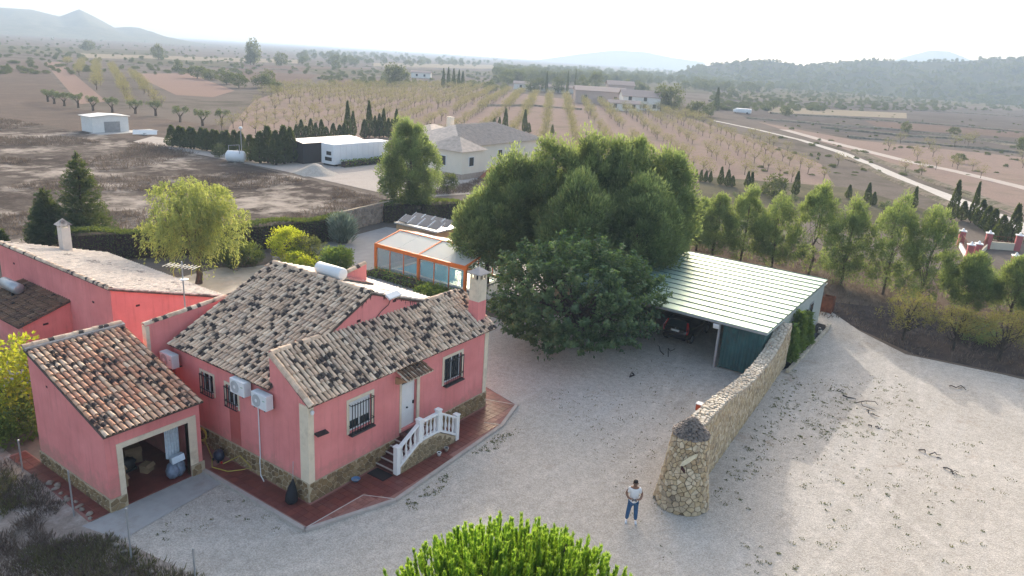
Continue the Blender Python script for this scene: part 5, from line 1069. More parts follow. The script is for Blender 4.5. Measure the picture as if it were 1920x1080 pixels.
OLIV = leafmat('olive leaves', [(.06, .08, .05), (.10, .12, .08), (.15, .17, .12), (.20, .22, .16)], .2)
FARF = leafmat('far woodland leaves', [(.04, .052, .026), (.06, .073, .036), (.085, .098, .05), (.12, .125, .07)], .2)
DRYW = leafmat('dry brown weeds', [(.065, .046, .037), (.095, .07, .055), (.13, .098, .077), (.20, .16, .125)], .2, (.3, .22, .14))
WEED = leafmat('low dark weeds', [(.055, .052, .03), (.085, .078, .044), (.12, .105, .065), (.20, .165, .11)], .2)
CANDLE = leafmat('bright pine candles', [(.05, .13, .012), (.12, .255, .02), (.22, .38, .035), (.45, .52, .12)], .45, (.5, .72, .05))

def trunk(root, base, top, r0, rg, limbs=(), m=BARK, bend=.03):
    mb = MB(); limb(mb, base, top, r0, r0*.25, rg, bend, 8, 6)
    for a, b, r in limbs: limb(mb, a, b, r, r*.3, rg, .08, 6, 4)
    return mb.build('trunk', m, root)
def pine(label, x, y, h, r, seed, m=PINE, K=210, per=145, low=1.6, group=None, L=.30, Wd=.085, cr=.55, dens=1., taper=.25):
    rg = T(seed); b = np.array([x, y, 0.]); t = thing('pine_tree', label, 'tree', (x, y, 0), group)
    cz, rz = (h+low)/2, (h-low)/2; Cn = egg(rg, int(K*dens), (x, y, cz), r, rz, taper, .45)
    lim = [(b+[0, 0, low+(h-low)*rg.uniform(.05, .6)], Cn[k], .05 if r > 2.2 else .025) for k in rg.integers(0, len(Cn), 14)]
    trunk(t, b-[0, 0, .1], b+[rg.uniform(-.3, .3), rg.uniform(-.3, .3), h-.6], .22 if r > 2.2 else .11, rg, lim)
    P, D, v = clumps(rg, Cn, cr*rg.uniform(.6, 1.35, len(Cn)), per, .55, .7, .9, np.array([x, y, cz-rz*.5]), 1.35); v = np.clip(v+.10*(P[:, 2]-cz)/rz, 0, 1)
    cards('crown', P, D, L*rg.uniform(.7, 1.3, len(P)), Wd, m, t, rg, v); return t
pine('tall dark pine at the left of the big clump, behind the chimney', 28.2, 11.2, 9.4, 2.6, 201)
pine('tall feathery pine in the big clump, second crown from its left', 29.8, 8.9, 10.6, 2.6, 202)
pine('tallest feathery pine in the middle of the big clump', 31.8, 7.0, 11.2, 2.7, 203)
pine('tall pine in the big clump, second crown from its right', 33.6, 4.9, 11.1, 2.6, 204)
pine('tall pine at the right end of the big clump above the green roof', 34.9, 2.5, 10.4, 2.4, 205)
pine('low spreading pine hanging over the orange pool enclosure', 26.4, 11.9, 6.6, 2.4, 206, low=1.5)
pine('dark pine filling the front of the big clump above the leafy tree', 27.6, 5.2, 8.6, 2.6, 207)
pine('dark pine in the front right of the big clump over the roof edge', 30.6, 2.0, 8.6, 2.5, 208)
pine('single rounded pine between the cream bungalow and the garden hedge', 39.3, 31.6, 9.4, 3.0, 209, K=210, low=.7, taper=.32)

def leafy(name, label, x, y, z0, h, r, seed, m, K, per, L, Wd, cr=.45, trunk_r=.15, cat='tree', group=None, up=.2, droop=.0, bark=BARK, taper=.1, shell=.5, limbs=12):
    rg = T(seed); b = np.array([x, y, 0.]); t = thing(name, label, cat, (x, y, 0), group); cz, rz = (z0+h)/2, (h-z0)/2
    Cn = egg(rg, K, (x, y, cz), r, rz, taper, shell)
    trunk(t, b-[0, 0, .05], b+[0, 0, cz+rz*.2], trunk_r, rg, [(b+[0, 0, max(.2, z0*.6)+rg.uniform(0, .4)*(cz-z0*.6)], Cn[k], trunk_r*.4) for k in rg.integers(0, len(Cn), limbs)], bark)
    P, D, v = clumps(rg, Cn, cr*rg.uniform(.6, 1.3, len(Cn)), per, up, .8, .8, np.array([x, y, cz-rz]), .9, droop)
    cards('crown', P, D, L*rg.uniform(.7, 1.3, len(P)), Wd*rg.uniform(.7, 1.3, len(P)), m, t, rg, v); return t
# broad leaved tree in front of the pines: leafy shoots reaching up and out
rg = T(220); t = thing('mulberry_tree', 'broad dark leafy tree in front of the big pine clump beside the shed', 'tree', (20.6, .6, 0)); b = np.array([20.6, .6, 0.])
Cn = egg(rg, 170, (20.4, 1.1, 3.1), 5.0, 3.1, .1, .35); trunk(t, b, b+[0, 0, 2.4], .26, rg, [(b+[0, 0, rg.uniform(.8, 2.2)], Cn[k], .1) for k in range(26)], BARKD)
tips = egg(rg, 500, (20.4, 1.1, 2.9), 4.75, 2.85, .08, .66); PP_, DD_, VV_ = [], [], []
for q in tips:
    o_ = unit(q-np.array([20.6, .6, 1.2])); d = unit(o_*.8+np.array([0, 0, .75])+rg.normal(size=3)*.25); Ls = rg.uniform(.7, 1.8); n = 60; tt = np.sort(rg.random(n))
    ax = q+d*tt[:, None]*Ls+np.array([0, 0, -.25])*(tt[:, None]**2)*Ls; side = unit(np.cross(d, rg.normal(size=(n, 3))))
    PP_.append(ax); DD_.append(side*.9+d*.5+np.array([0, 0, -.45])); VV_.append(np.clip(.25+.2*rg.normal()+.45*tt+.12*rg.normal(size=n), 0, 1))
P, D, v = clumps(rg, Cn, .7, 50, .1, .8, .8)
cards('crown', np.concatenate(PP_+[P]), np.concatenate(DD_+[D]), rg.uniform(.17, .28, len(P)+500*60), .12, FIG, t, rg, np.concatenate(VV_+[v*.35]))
# willow: hanging strands
rg = T(221); t = thing('willow_tree', 'bright yellow green weeping willow behind the house roof', 'tree', (12.2, 25.7, 0)); b = np.array([12.2, 25.7, 0.])
lob = [(rg.uniform(-2.5, 2.5), rg.uniform(-2.5, 2.5), rg.uniform(-1.3, 1.5)) for _ in range(19)]; st = np.concatenate([egg(rg, 46, b+[-.3, .2, 4.7]+np.array(q), 1.55, 1.25, .1, .55, -.7) for q in lob]); trunk(t, b, b+[-.1, 0, 4.2], .24, rg, [(b+[0, 0, rg.uniform(1.5, 3.5)], st[k], .05) for k in range(0, 850, 40)], BARK); PP_, DD_, VV_ = [], [], []
for q in st:
    n = 26; Ls = rg.uniform(.4, 1.5)*(1+.5*(q[2] < 5)); tt = np.sort(rg.random(n)); o_ = unit((q-b)*[1, 1, 0])*rg.uniform(.1, .5)
    ax = q+o_*tt[:, None]*.7+np.array([0, 0, 1.])*(.28*np.sin(tt*2.2)-tt**1.5*Ls)[:, None]+rg.normal(size=(n, 3))*.06; ax[:, 2] = np.maximum(ax[:, 2], .5)
    PP_.append(ax); DD_.append(np.array([0, 0, -.8])+o_+rg.normal(size=(n, 3))*.45); VV_.append(np.clip(.5+.22*rg.normal()+.15*rg.normal(size=n), 0, 1))
P = np.concatenate(PP_); cards('crown', P, np.concatenate(DD_), rg.uniform(.16, .30, len(P)), .06, WILL, t, rg, np.concatenate(VV_))
# dark conifers at the left
def conifer(label, x, y, h, r, seed, m=SPRU, group=None, n=420, name='conifer_tree'):
    rg = T(seed); t = thing(name, label, 'tree', (x, y, 0), group); b = np.array([x, y, 0.]); trunk(t, b, b+[0, 0, h*.97], .14, rg, (), BARKD, .005); PP_, DD_, VV_ = [], [], []
    for k in range(n):
        u = 1-math.sqrt(rg.random()); z = .3+u*(h-.4); a = rg.uniform(0, 2*math.pi); Lb = r*(1-u)**.8*rg.uniform(.65, 1.12)+.12; d = np.array([math.cos(a), math.sin(a), 0]); m_ = 48; tt = rg.random(m_)**.7
        ax = b+[0, 0, z]+d*(tt*Lb)[:, None]+np.array([0, 0, 1.])*(-.22*Lb*tt+.42*Lb*tt**2.2)[:, None]+rg.normal(size=(m_, 3))*.07
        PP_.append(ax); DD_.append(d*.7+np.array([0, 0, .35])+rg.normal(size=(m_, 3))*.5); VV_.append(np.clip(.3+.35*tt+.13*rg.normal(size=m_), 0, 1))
    P = np.concatenate(PP_); cards('crown', P, np.concatenate(DD_), rg.uniform(.14, .28, len(P)), .07, m, t, rg, np.concatenate(VV_)); return t
conifer('tall dark spruce like conifer rising behind the annex chimney', 11.6, 39.6, 7.5, 2.3, 231)
conifer('shorter bushy dark conifer just left of the tall spruce', 9.7, 41.2, 4.7, 1.5, 232, GRN and SPRU)
conifer('small dark cypress beyond the annex roof at the left edge, the taller one', 5.3, 41.6, 2.6, .65, 233, CYPR, n=160); conifer('small dark cypress beyond the annex roof at the left edge, shorter of two', 6.2, 40.7, 2.1, .6, 234, CYPR, n=140)
# young pines in a row
row = [((1305, 470), 4.6, 1.5, 'first'), ((1337, 482), 5.4, 1.6, 'second'), ((1388, 492), 6.4, 1.8, 'third'), ((1446, 503), 6.2, 1.7, 'fourth'), ((1515, 514), 7.5, 1.95, 'fifth'), ((1575, 535), 6.8, 1.75, 'sixth'), ((1655, 552), 7.7, 2.0, 'seventh'), ((1722, 572), 7.3, 1.9, 'eighth'), ((1806, 588), 4.3, 1.7, 'ninth'), ((1890, 600), 4.5, 1.7, 'tenth'), ((1975, 630), 6.4, 2.0, 'eleventh')]
for k, (p, h, r, nth) in enumerate(row):
    q = G(*p); pine('slender young pine in the row behind the shed, %s counted from the shed end' % nth, q[0], q[1], h*1.04, r, 240+k, YPINE, 140, 100, .35, 'young pine row', .24, .055, .34, taper=.55)
# autumn almonds
for k, (p, h, r, lab) in enumerate((((1693, 637), 3.2, 1.75, 'autumn yellow almond tree by the track, nearest the shed'), ((1787, 657), 3.0, 1.45, 'autumn yellow almond tree with forked dark trunk, second from the shed'), ((1872, 677), 3.3, 1.6, 'autumn yellow almond tree at the right edge, third from the shed'), ((1960, 690), 3.3, 2.0, 'autumn yellow almond tree just leaving the right edge of the picture'))):
    q = G(*p); leafy('almond_tree', lab, q[0], q[1], .9, h, r, 260+k, ALMO, 60, 50, .12, .055, .36, .10, group='autumn almond trees', up=.4, bark=BARKD, shell=.35, limbs=16)
# foreground pine: upright candles
rg = T(270); cc = np.array([-7.55, -13.8, 7.1]); t = thing('foreground_pine', 'bright green pine crown of upright shoots at the bottom edge', 'tree', (cc[0], cc[1], 0)); b = np.array([cc[0], cc[1], 0.])
q_ = unit(rg.normal(size=(8000, 3))); q_ = q_[q_[:, 2] > -.2][:3000]; r_ = rg.uniform(.3, 1.0, len(q_))**.45; tips = cc+q_*r_[:, None]*np.array([2.2, 2.2, 1.95])*(1+.05*np.sin(q_[:, :1]*7+q_[:, 1:2]*5))
trunk(t, b, cc+[0, 0, .3], .24, rg, [(b+[0, 0, rg.uniform(5, 7)], tips[k], .06) for k in range(60)]); PP_, DD_, VV_, LL_ = [], [], [], []
for q, o_ in zip(tips, q_):
    d = unit(o_*.3+np.array([0, 0, 1.])+rg.normal(size=3)*.07); Ls = rg.uniform(.24, .38); n = 100; tt = rg.random(n); side = unit(np.cross(d, rg.normal(size=(n, 3)))); tone = .12*rg.normal()
    PP_.append(q+d*(tt*Ls-.25)[:, None]); DD_.append(side*.42+d); LL_.append(rg.uniform(.07, .11, n)); VV_.append(np.clip(.22+tone+.33*tt+.1*rg.normal(size=n), 0, 1))
    m_ = 12; PP_.append(np.repeat([q+d*(Ls-.25)], m_, 0)); DD_.append(d*1.6+rg.normal(size=(m_, 3))*.35); LL_.append(rg.uniform(.05, .09, m_)); VV_.append(rg.uniform(.72, 1, m_))
cards('crown', np.concatenate(PP_), np.concatenate(DD_), np.concatenate(LL_),   .016, CANDLE, t, rg, np.concatenate(VV_))

# hedge and garden shrubs
def hedge(label, pts, h, w, seed, m=HEDG, dens=260, L=.10, name='hedge', top=.08):
    rg = T(seed); P_ = [np.asarray(p, float) for p in pts]; t = thing(name, label, 'hedge', (*P_[0], 0)); PP_, DD_, VV_ = [], [], []; core = MB()
    for a, c in zip(P_[:-1], P_[1:]):
        Ln = np.linalg.norm(c-a); d = (c-a)/Ln; nn = np.array([-d[1], d[0]]); core.obox((*((a+c)/2), h*.45), (*(d*(Ln/2-.05)), 0), (*(nn*w*.36), 0), (0, 0, h*.45)); n = int(Ln*dens*h)
        u = rg.random(n)*Ln; f = rg.integers(0, 4, n); s = np.where(f == 0, -1, np.where(f == 1, 1, rg.uniform(-1, 1, n))); z = np.where(f < 2, rg.random(n)*h, h); bump = 1+.12*np.sin(u*1.7+1)+.08*rg.normal(size=n)
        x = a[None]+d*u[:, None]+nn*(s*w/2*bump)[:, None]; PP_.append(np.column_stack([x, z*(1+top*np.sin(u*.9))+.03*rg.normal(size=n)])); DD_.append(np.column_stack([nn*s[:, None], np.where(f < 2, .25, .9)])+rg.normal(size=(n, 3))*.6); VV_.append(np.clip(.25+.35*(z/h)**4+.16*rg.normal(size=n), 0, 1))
    core.build('inner_branches', BARKD, t); P = np.concatenate(PP_); cards('foliage', P, np.concatenate(DD_), L*rg.uniform(.7, 1.5, len(P)), L*.75, m, t, rg, np.concatenate(VV_)); return t
hedge('long clipped dark green hedge along the garden boundary behind the willow', [(8.5, 37.2), (14, 33.8), (20.2, 30.9), (28.0, 28.9)], 2.05, 1.3, 281, L=.13, dens=330)
hedge('low green hedge along the foot of the white container', [(55.6, 58.9), (66.4, 59.0)], .8, 1.0, 294, GRN, 60, .22)
hedge('dark hedge at the foot of the single rounded pine', [(35.6, 31.6), (38.8, 29.6), (43.5, 28.2)], 1.7, 1.8, 282, L=.14, dens=260)
leafy('shrub', 'yellow green shrub in front of the long clipped hedge', *G(540, 487)[:2], .3, 2.4, 1.35, 283, LIME, 60, 90, .16, .07, .4, .06, 'shrub')
leafy('shrub', 'round dull brown green shrub beside the yellow green one', *G(578, 490)[:2], .1, 1.75, 1.5, 284, BUSH, 80, 90, .12, .06, .35, .06, 'shrub')
leafy('shrub', 'low lime yellow shrub just behind the roof ridge', *G(562, 502)[:2], .1, 1.1, 1.35, 285, LIME, 50, 80, .16, .06, .32, .05, 'shrub', up=.9)
leafy('shrub', 'leafy green shrub behind the white water tank', *G(634, 505)[:2], .1, 1.6, 1.2, 286, GRN, 60, 90, .16, .08, .35, .05, 'shrub')
leafy('shrub', 'dark leggy shrub under the willow by the patio', *G(455, 500)[:2], .1, 1.7, 1.5, 287, HEDG, 60, 80, .14, .07, .4, .05, 'shrub')
leafy('shrub', 'dark shrub at the foot of the hedge between willow and patio', *G(420, 490)[:2], .1, 1.5, 1.6, 288, HEDG, 60, 80, .14, .07, .4, .05, 'shrub')
leafy('shrub', 'low green bush at the pool enclosure foot, behind the front roof', 20.9, 12.4, .05, .9, 1.1, 289, GRN, 60, 80, .13, .07, .3, .04, 'shrub')
hedge('low green planting strip along the orange pool enclosure', [(22.2, 19.5), (22.2, 11.2)], .38, 1.3, 290, GRN, 420, .12, 'planting_strip')
rg = T(291); p = G(642, 455); t = thing('giant_grass', 'tall blue grey fountain of blades at the right end of the hedge', 'plant', tuple(p)); n = 1700; a = rg.random(n)*2*math.pi; r = rg.random(n)**.6; z = rg.random(n)**.8*2.2
P = np.column_stack([p[0]+np.cos(a)*r*.85, p[1]+np.sin(a)*r*.85, z*(1-.25*r)]); D = np.column_stack([np.cos(a)*r*.7, np.sin(a)*r*.7, 1.2-r*.5])+rg.normal(size=(n, 3))*.15; cards('blades', P, D, rg.uniform(.6, 1.1, n), .07, AGAV, t, rg); MB().lathe(p, [(.5, 0), (.45, .5), (.2, 1.4)], 8).build('root_crown', BARKD, t)
leafy('citrus_tree', 'sunlit yellow green leafy tree behind the garage at the left edge', -4.2, 14.2, .3, 3.7, 1.9, 292, LIME, 90, 60, .20, .12, .42, .09, 'tree', up=0, droop=.3)
leafy('shrub', 'dark leafy bush below the yellow green tree at the left edge', -4.6, 12.6, .05, 1.6, 1.2, 293, GRN, 60, 60, .16, .09, .4, .05, 'shrub')
for k, (x, y, h, lab) in enumerate(((26.9, -9.62, 2.5, 'nearest the stone wall'), (28.5, -9.6, 2.8, 'second from the stone wall'), (30.2, -9.6, 2.5, 'third from the stone wall'))):
    conifer('narrow dark green cypress against the shed side, %s' % lab, x, y, h, .42, 295+k, GRN, 'cypresses by the shed', 170, 'cypress_tree')
leafy('shrub', 'straggly green shrub under the pine row at the far right', *G(1830, 640)[:2], .1, 1.4, 1.3, 299, YPINE, 40, 60, .16, .05, .4, .04, 'shrub')

OBARK = mat('pale almond bark', (.15, .12, .10), .95, .1, .2)
# shared meshes for far copies
def far_mesh(kind, seed):
    rg = T(seed); 
    if kind == 'cypress':
        n = 1500; u = rg.random(n); a = rg.random(n)*2*math.pi; r = (np.clip(u*5+.25, 0, 1)**.7*(1-u)**.72)*.66*(.75+.25*rg.random(n))*(1+.15*np.sin(a*3+u*9)); r = np.clip(r, .02, 1)
        P = np.column_stack([np.cos(a)*r*.34, np.sin(a)*r*.34, .02+u*.93]); D = np.column_stack([np.cos(a)*.35, np.sin(a)*.35, np.full(n, 1.)])+rg.normal(size=(n, 3))*.2; L, Wd, m = rg.uniform(.05, .1, n), .03, CYPR
        v = np.clip(.4+.2*rg.normal(size=n), 0, 1)
    elif kind == 'orchard':
        Cn = egg(rg, 26, (0, 0, .64), .40, .32, -.2, .35); P, D, v = clumps(rg, Cn, .16, 12, .3, .8, .8); L, Wd, m = rg.uniform(.05, .09, len(P)), .028, ORCH
        lb = [(np.array([0, 0, .28+.1*rg.random()]), c) for c in Cn[:9]]
    elif kind == 'olive':
        Cn = np.concatenate([egg(rg, 9, (math.cos(a)*.32, math.sin(a)*.32, .78), .2, .17, 0, .5) for a in (0, 1.9, 3.9)]); P, D, v = clumps(rg, Cn, .10, 40, .2, .8, .8); L, Wd, m = rg.uniform(.05, .10, len(P)), .035, OLIV
        lb = [(np.array([0, 0, .3]), np.array([math.cos(a)*.32, math.sin(a)*.32, .72])) for a in (0, 1.9, 3.9)]
    else:
        Cn = egg(rg, 60, (0, 0, .52), .46, .46, .15, .5); P, D, v = clumps(rg, Cn, .12, 22, .4, .8, .7); L, Wd, m = rg.uniform(.06, .11, len(P)), .05, FARF; lb = []
    o = cards('tmp', P, D, L, Wd, m, None, rg, v); me = o.data; bpy.data.objects.remove(o); mcrown = me.copy(); mcrown.name = 'crown'
    mb = MB(); 
    if kind in ('orchard', 'olive'):
        mb.tube([(0, 0, -.02), (.01, 0, .3)], [.022, .018], 5) if kind == 'orchard' else mb.tube([(0, 0, -.02), (.02, 0, .35)], [.09, .07], 6)
        for a, c in lb: limb(mb, a, c, .010 if kind == 'orchard' else .05, .003, rg, .1, 4, 2)
    else: mb.tube([(0, 0, -.02), (0, 0, .4)], .03, 5)
    import bmesh
    bm = bmesh.new(); bm.from_mesh(me); lay = bm.faces.layers.float.get('v'); k0 = [bm.verts.new(v_) for v_ in mb.v]; me.materials.append({'orchard': OBARK, 'cypress': BARKD}.get(kind, BARK))
    for f in mb.f: fc = bm.faces.new([k0[i] for i in f]); fc.material_index = 1
    bm.to_mesh(me); bm.free(); me.name = kind; SPLIT[me] = (mb.mesh('trunk', me.materials[1]), mcrown); return me
SPLIT = {}
FM = {k: [far_mesh(k, 300+i+10*j) for i in range(3)] for j, k in enumerate(('cypress', 'orchard', 'olive', 'round'))}
cnt_ = [0]; ORD = 'first second third fourth fifth sixth seventh eighth ninth tenth eleventh twelfth thirteenth fourteenth fifteenth sixteenth seventeenth eighteenth nineteenth twentieth'.split()
def nth(lst, k): return ORD[sorted(range(len(lst)), key=lambda i: lst[i][0]).index(k)]
def put(name, kind, p, h, w, label, cat, group):
    k = cnt_[0]; cnt_[0] += 1; rg = T(5000+k); tm_, cm_ = SPLIT[FM[kind][k % 3]]; o = bpy.data.objects.new(name, tm_); COL.objects.link(o); c_ = bpy.data.objects.new('crown', cm_); COL.objects.link(c_); c_.parent = o; o.location = (p[0], p[1], 0); o.scale = (w, w, h); o.rotation_euler = (0, 0, rg.uniform(0, 6.28)); return tag(o, label, cat, group)
# neighbour conifers
for k in range(13):
    u = k/12; put('hedge_conifer', 'cypress', np.array([48.3, 87.6])*(1-u)+np.array([51.2, 75.6])*u+rng.normal(size=2)*.15, 3.0+.35*u+rng.uniform(-.15, .15), 5.2, 'clipped dark conifer, %s from the left in the tight row left of the container' % ORD[k], 'tree', 'tight row of dark conifers')
for k, (px, py, h, w, lab) in enumerate(((470, 302, 3.6, 6.2, 'first'), (488, 306, 4.3, 6.4, 'second'), (503, 305, 5.0, 6.5, 'third'), (518, 309, 4.6, 6.0, 'fourth'), (533, 307, 5.2, 6.0, 'fifth'), (545, 305, 4.9, 5.6, 'sixth'))):
    put('broad_conifer', 'cypress', G(px, py), h, w, 'broad dark conifer beside the black shed, %s from the lamp post' % lab, 'tree', 'broad conifers by the black shed')
LST = ((556, 262, 2.6), (565, 260, 3.3), (574, 262, 2.4), (583, 259, 3.4), (592, 261, 2.8), (603, 259, 3.3), (612, 261, 2.2), (625, 258, 2.6), (637, 259, 2.4))
for kk, (px, py, h) in enumerate(LST):
    put('cypress_tree', 'cypress', G(px, py), h, 3.6, 'small cypress, %s from the left in the row behind the black shed' % nth(LST, kk), 'tree', 'small cypress row behind the black shed')
LST = ((652, 255, 6.4, 3.6), (662, 258, 4.8, 3.4), (645, 258, 2.6, 3.4), (692, 257, 6.6, 3.8), (683, 259, 3.4, 4), (703, 258, 4.0, 3.5), (711, 258, 4.4, 3.5), (719, 257, 5.3, 3.6), (728, 258, 3.6, 3.4), (743, 257, 5.2, 3.6), (735, 258, 3.4, 3.4), (752, 257, 3.2, 3.2), (758, 256, 3.0, 3), (764, 255, 3.0, 3))
for kk, (px, py, h, w) in enumerate(LST):
    put('cypress_tree', 'cypress', G(px, py), h, w, 'narrow cypress, %s from the left in the cluster above the white container' % nth(LST, kk), 'tree', 'cypress cluster above the white container')
LST = ((806, 252, 2.2, 3), (814, 251, 1.8, 2.6), (822, 250, 1.7, 2.6), (926, 243, 2.6, 2.6), (936, 242, 2.7, 2.6), (947, 243, 4.8, 3.4), (983, 248, 5.0, 3.4), (991, 249, 2.2, 3), (1035, 252, 2.2, 2.4))
for kk, (px, py, h, w) in enumerate(LST):
    put('cypress_tree', 'cypress', G(px, py), h, w, 'narrow cypress, %s from the left of those behind the bungalow roof' % nth(LST, kk), 'tree', 'cypresses behind the bungalow roof')
LST = ((1295, 338, 1.6, 1.8), (1304, 339, 1.7, 1.8), (1313, 340, 1.7, 1.8), (1322, 341, 1.6, 1.8), (1331, 342, 1.7, 1.8), (1350, 346, 2.6, 2.4), (1363, 349, 2.4, 2.6), (1372, 350, 1.6, 2.4), (1400, 352, 2.4, 2.2), (1407, 354, 2.4, 2.2), (1432, 364, 1.7, 2.4), (1490, 367, 3.4, 2.8), (1590, 372, 1.9, 2.4), (1625, 378, 2.6, 2.6), (1636, 385, 1.8, 2.4), (1711, 392, 3.0, 2.4))
for kk, (px, py, h, w) in enumerate(LST):
    put('cypress_tree', 'cypress', G(px, py), h, w, 'small cypress, %s from the left along the orchard edge beyond the pines' % nth(LST, kk), 'tree', 'small cypresses along the orchard edge')
for px, py, h, w, lab in ((1783, 412, 4.9, 3.4, 'tall dark cypress by the white track, left end of its group'), (1802, 413, 2.4, 3.4, 'short cypress between the two tall ones by the white track'), (1820, 417, 5.0, 2.4, 'tall slender cypress by the white track, second tall one'), (1834, 424, 3.2, 4, 'medium cypress right of the second tall one by the track'), (1846, 432, 2.9, 4, 'bushy cypress in the middle of the group behind the pink pillars'), (1857, 440, 3.0, 4, 'bushy cypress behind the cream low wall, middle of the group'), (1872, 452, 2.9, 4, 'bushy cypress just behind the cream low wall near the last tall one'), (1893, 458, 4.4, 4, 'tall cypress beside the pink pillar at the right edge')):
    put('cypress_tree', 'cypress', G(px, py), h, w, lab, 'tree', 'cypresses by the white track')
for k, (px, py) in enumerate(((90, 191), (102, 195), (121, 199), (147, 202), (175, 208), (211, 211), (254, 213), (292, 217), (338, 229), (380, 236), (416, 233))):
    put('olive_tree', 'olive', G(px, py), 2.7+.4*rng.random(), 3.0, 'small pruned olive tree, number %s from the left in the line behind the white hut' % ('one two three four five six seven eight nine ten eleven'.split()[k]), 'tree', 'line of olive trees')
for px, py, h, lab in ((1450, 372, 3.2, 'green palm like shrub beyond the pine row'), (1385, 385, 1.6, 'grey green bush beyond the young pines, near the shed'), (1480, 392, 1.8, 'grey green bush beyond the young pines, behind the fifth pine'), (1560, 396, 1.7, 'grey green bush beyond the young pines, behind the sixth pine'), (1660, 410, 2.0, 'grey green bush beyond the young pines, behind the seventh pine'), (1740, 425, 2.0, 'grey green bush beyond the young pines, left of the tall cypress'), (1330, 395, 1.6, 'grey green bush beyond the young pines, at the shed end'), (838, 362, 2.4, 'small round tree in front of the cream bungalow'), (412, 295, 1.9, 'small yellow green tree left of the white oval tank')):
    put('bush', 'olive' if 'grey' in lab else 'round', G(px, py), h, h*1.1, lab, 'bush', 'bushes beyond the pine row')
# orchard
od = np.array([.85, .53]); od = od/np.linalg.norm(od); on = np.array([-od[1], od[0]]); opoly = [(64, 100), (72, 108), (120, 165), (174, 214), (292, 222), (244, 92), (170, 36), (142, 20), (112, 8), (97, 14), (92, 40), (86, 64), (80, 88)]; sites = []
for i in range(-40, 60):
    for j in range(0, 70):
        p = od*(60+j*5.6)+on*(i*6.5)+rng.normal(size=2)*.35
        if inpoly(p, opoly) and rng.random() > .06: sites.append(p)
strip2 = [tuple(G(*q)[:2]) for q in ((112, 117), (180, 117), (290, 158), (320, 205), (230, 205), (205, 188))]
for i in range(-60, 60):
    for j in range(0, 70):
        p = np.array([.45, .893])*(j*6.)+np.array([-.893, .45])*(i*6.)+rng.normal(size=2)*.4
        if inpoly(p, strip2): sites.append(p)
for i in range(26): sites.append(G(rng.uniform(1590, 1920), 0)[:2]*0+np.array(G(rng.uniform(1560, 1925), rng.uniform(268, 335))[:2]))
sites = [s for s in sites if not (abs(np.dot(s-rd[3][:2], [.38, -.92])) < 5 and s[1] < 40 and s[0] < 175)]
sites.sort(key=lambda s: np.hypot(s[0]-CAM[0], s[1]-CAM[1])); print('orchard trees', len(sites))
for s in sites[:300]:
    put('orchard_tree', 'orchard', s, rng.uniform(2.0, 3.1), rng.uniform(2.3, 3.6), 'pale half bare almond tree standing in the orchard rows', 'tree', 'almond orchard trees')
def scatter(name, kind, P_, hs, ws, label, cat=None):
    """many copies of one plant joined into a single mass"""
    me = FM[kind][0]; V0 = np.empty(len(me.vertices)*3, np.float32); me.vertices.foreach_get('co', V0); V0 = V0.reshape(-1, 3); nl = len(me.loops); LI = np.empty(nl, np.int32); me.loops.foreach_get('vertex_index', LI); npoly = len(me.polygons)
    LS = np.empty(npoly, np.int32); me.polygons.foreach_get('loop_start', LS); LT_ = np.empty(npoly, np.int32); me.polygons.foreach_get('loop_total', LT_); MI = np.empty(npoly, np.int32); me.polygons.foreach_get('material_index', MI); AV = np.empty(npoly, np.float32); me.attributes['v'].data.foreach_get('value', AV)
    n = len(P_); rg = T(len(name)+n); a = rg.random(n)*6.28; ca, sa_ = np.cos(a)[:, None], np.sin(a)[:, None]; hs = np.broadcast_to(hs, n)[:, None]; ws = np.broadcast_to(ws, n)[:, None]; P_ = np.asarray(P_, float)
    X = (V0[:, 0]*ca-V0[:, 1]*sa_)*ws+P_[:, :1]; Y = (V0[:, 0]*sa_+V0[:, 1]*ca)*ws+P_[:, 1:2]; Z = V0[:, 2]*hs+P_[:, 2:3]
    V_ = np.stack([X, Y, Z], 2).reshape(-1, 3); m2 = bpy.data.meshes.new(name); m2.vertices.add(len(V_)); m2.vertices.foreach_set('co', V_.astype(np.float32).ravel())
    m2.loops.add(nl*n); m2.loops.foreach_set('vertex_index', (LI[None]+np.arange(n)[:, None]*len(V0)).astype(np.int32).ravel()); m2.polygons.add(npoly*n); m2.polygons.foreach_set('loop_start', (LS[None]+np.arange(n)[:, None]*nl).astype(np.int32).ravel()); m2.polygons.foreach_set('loop_total', np.tile(LT_, n)); m2.polygons.foreach_set('material_index', np.tile(MI, n))
    at = m2.attributes.new('v', 'FLOAT', 'FACE'); at.data.foreach_set('value', np.clip(np.tile(AV, n)+np.repeat(rg.normal(size=n)*.12, npoly), 0, 1).astype(np.float32))
    for k in me.materials: m2.materials.append(k)
    m2.update(calc_edges=True); o = bpy.data.objects.new(name, m2); COL.objects.link(o); return tag(o, label, cat, None, 'stuff')
rest = sites[300:]
if rest: scatter('far_orchard_trees', 'orchard', [(s[0], s[1], 0) for s in rest], rng.uniform(2.8, 3.9, len(rest)), rng.uniform(3.2, 4.4, len(rest)), 'far rows of pale almond trees beyond the nearer orchard', 'orchard')
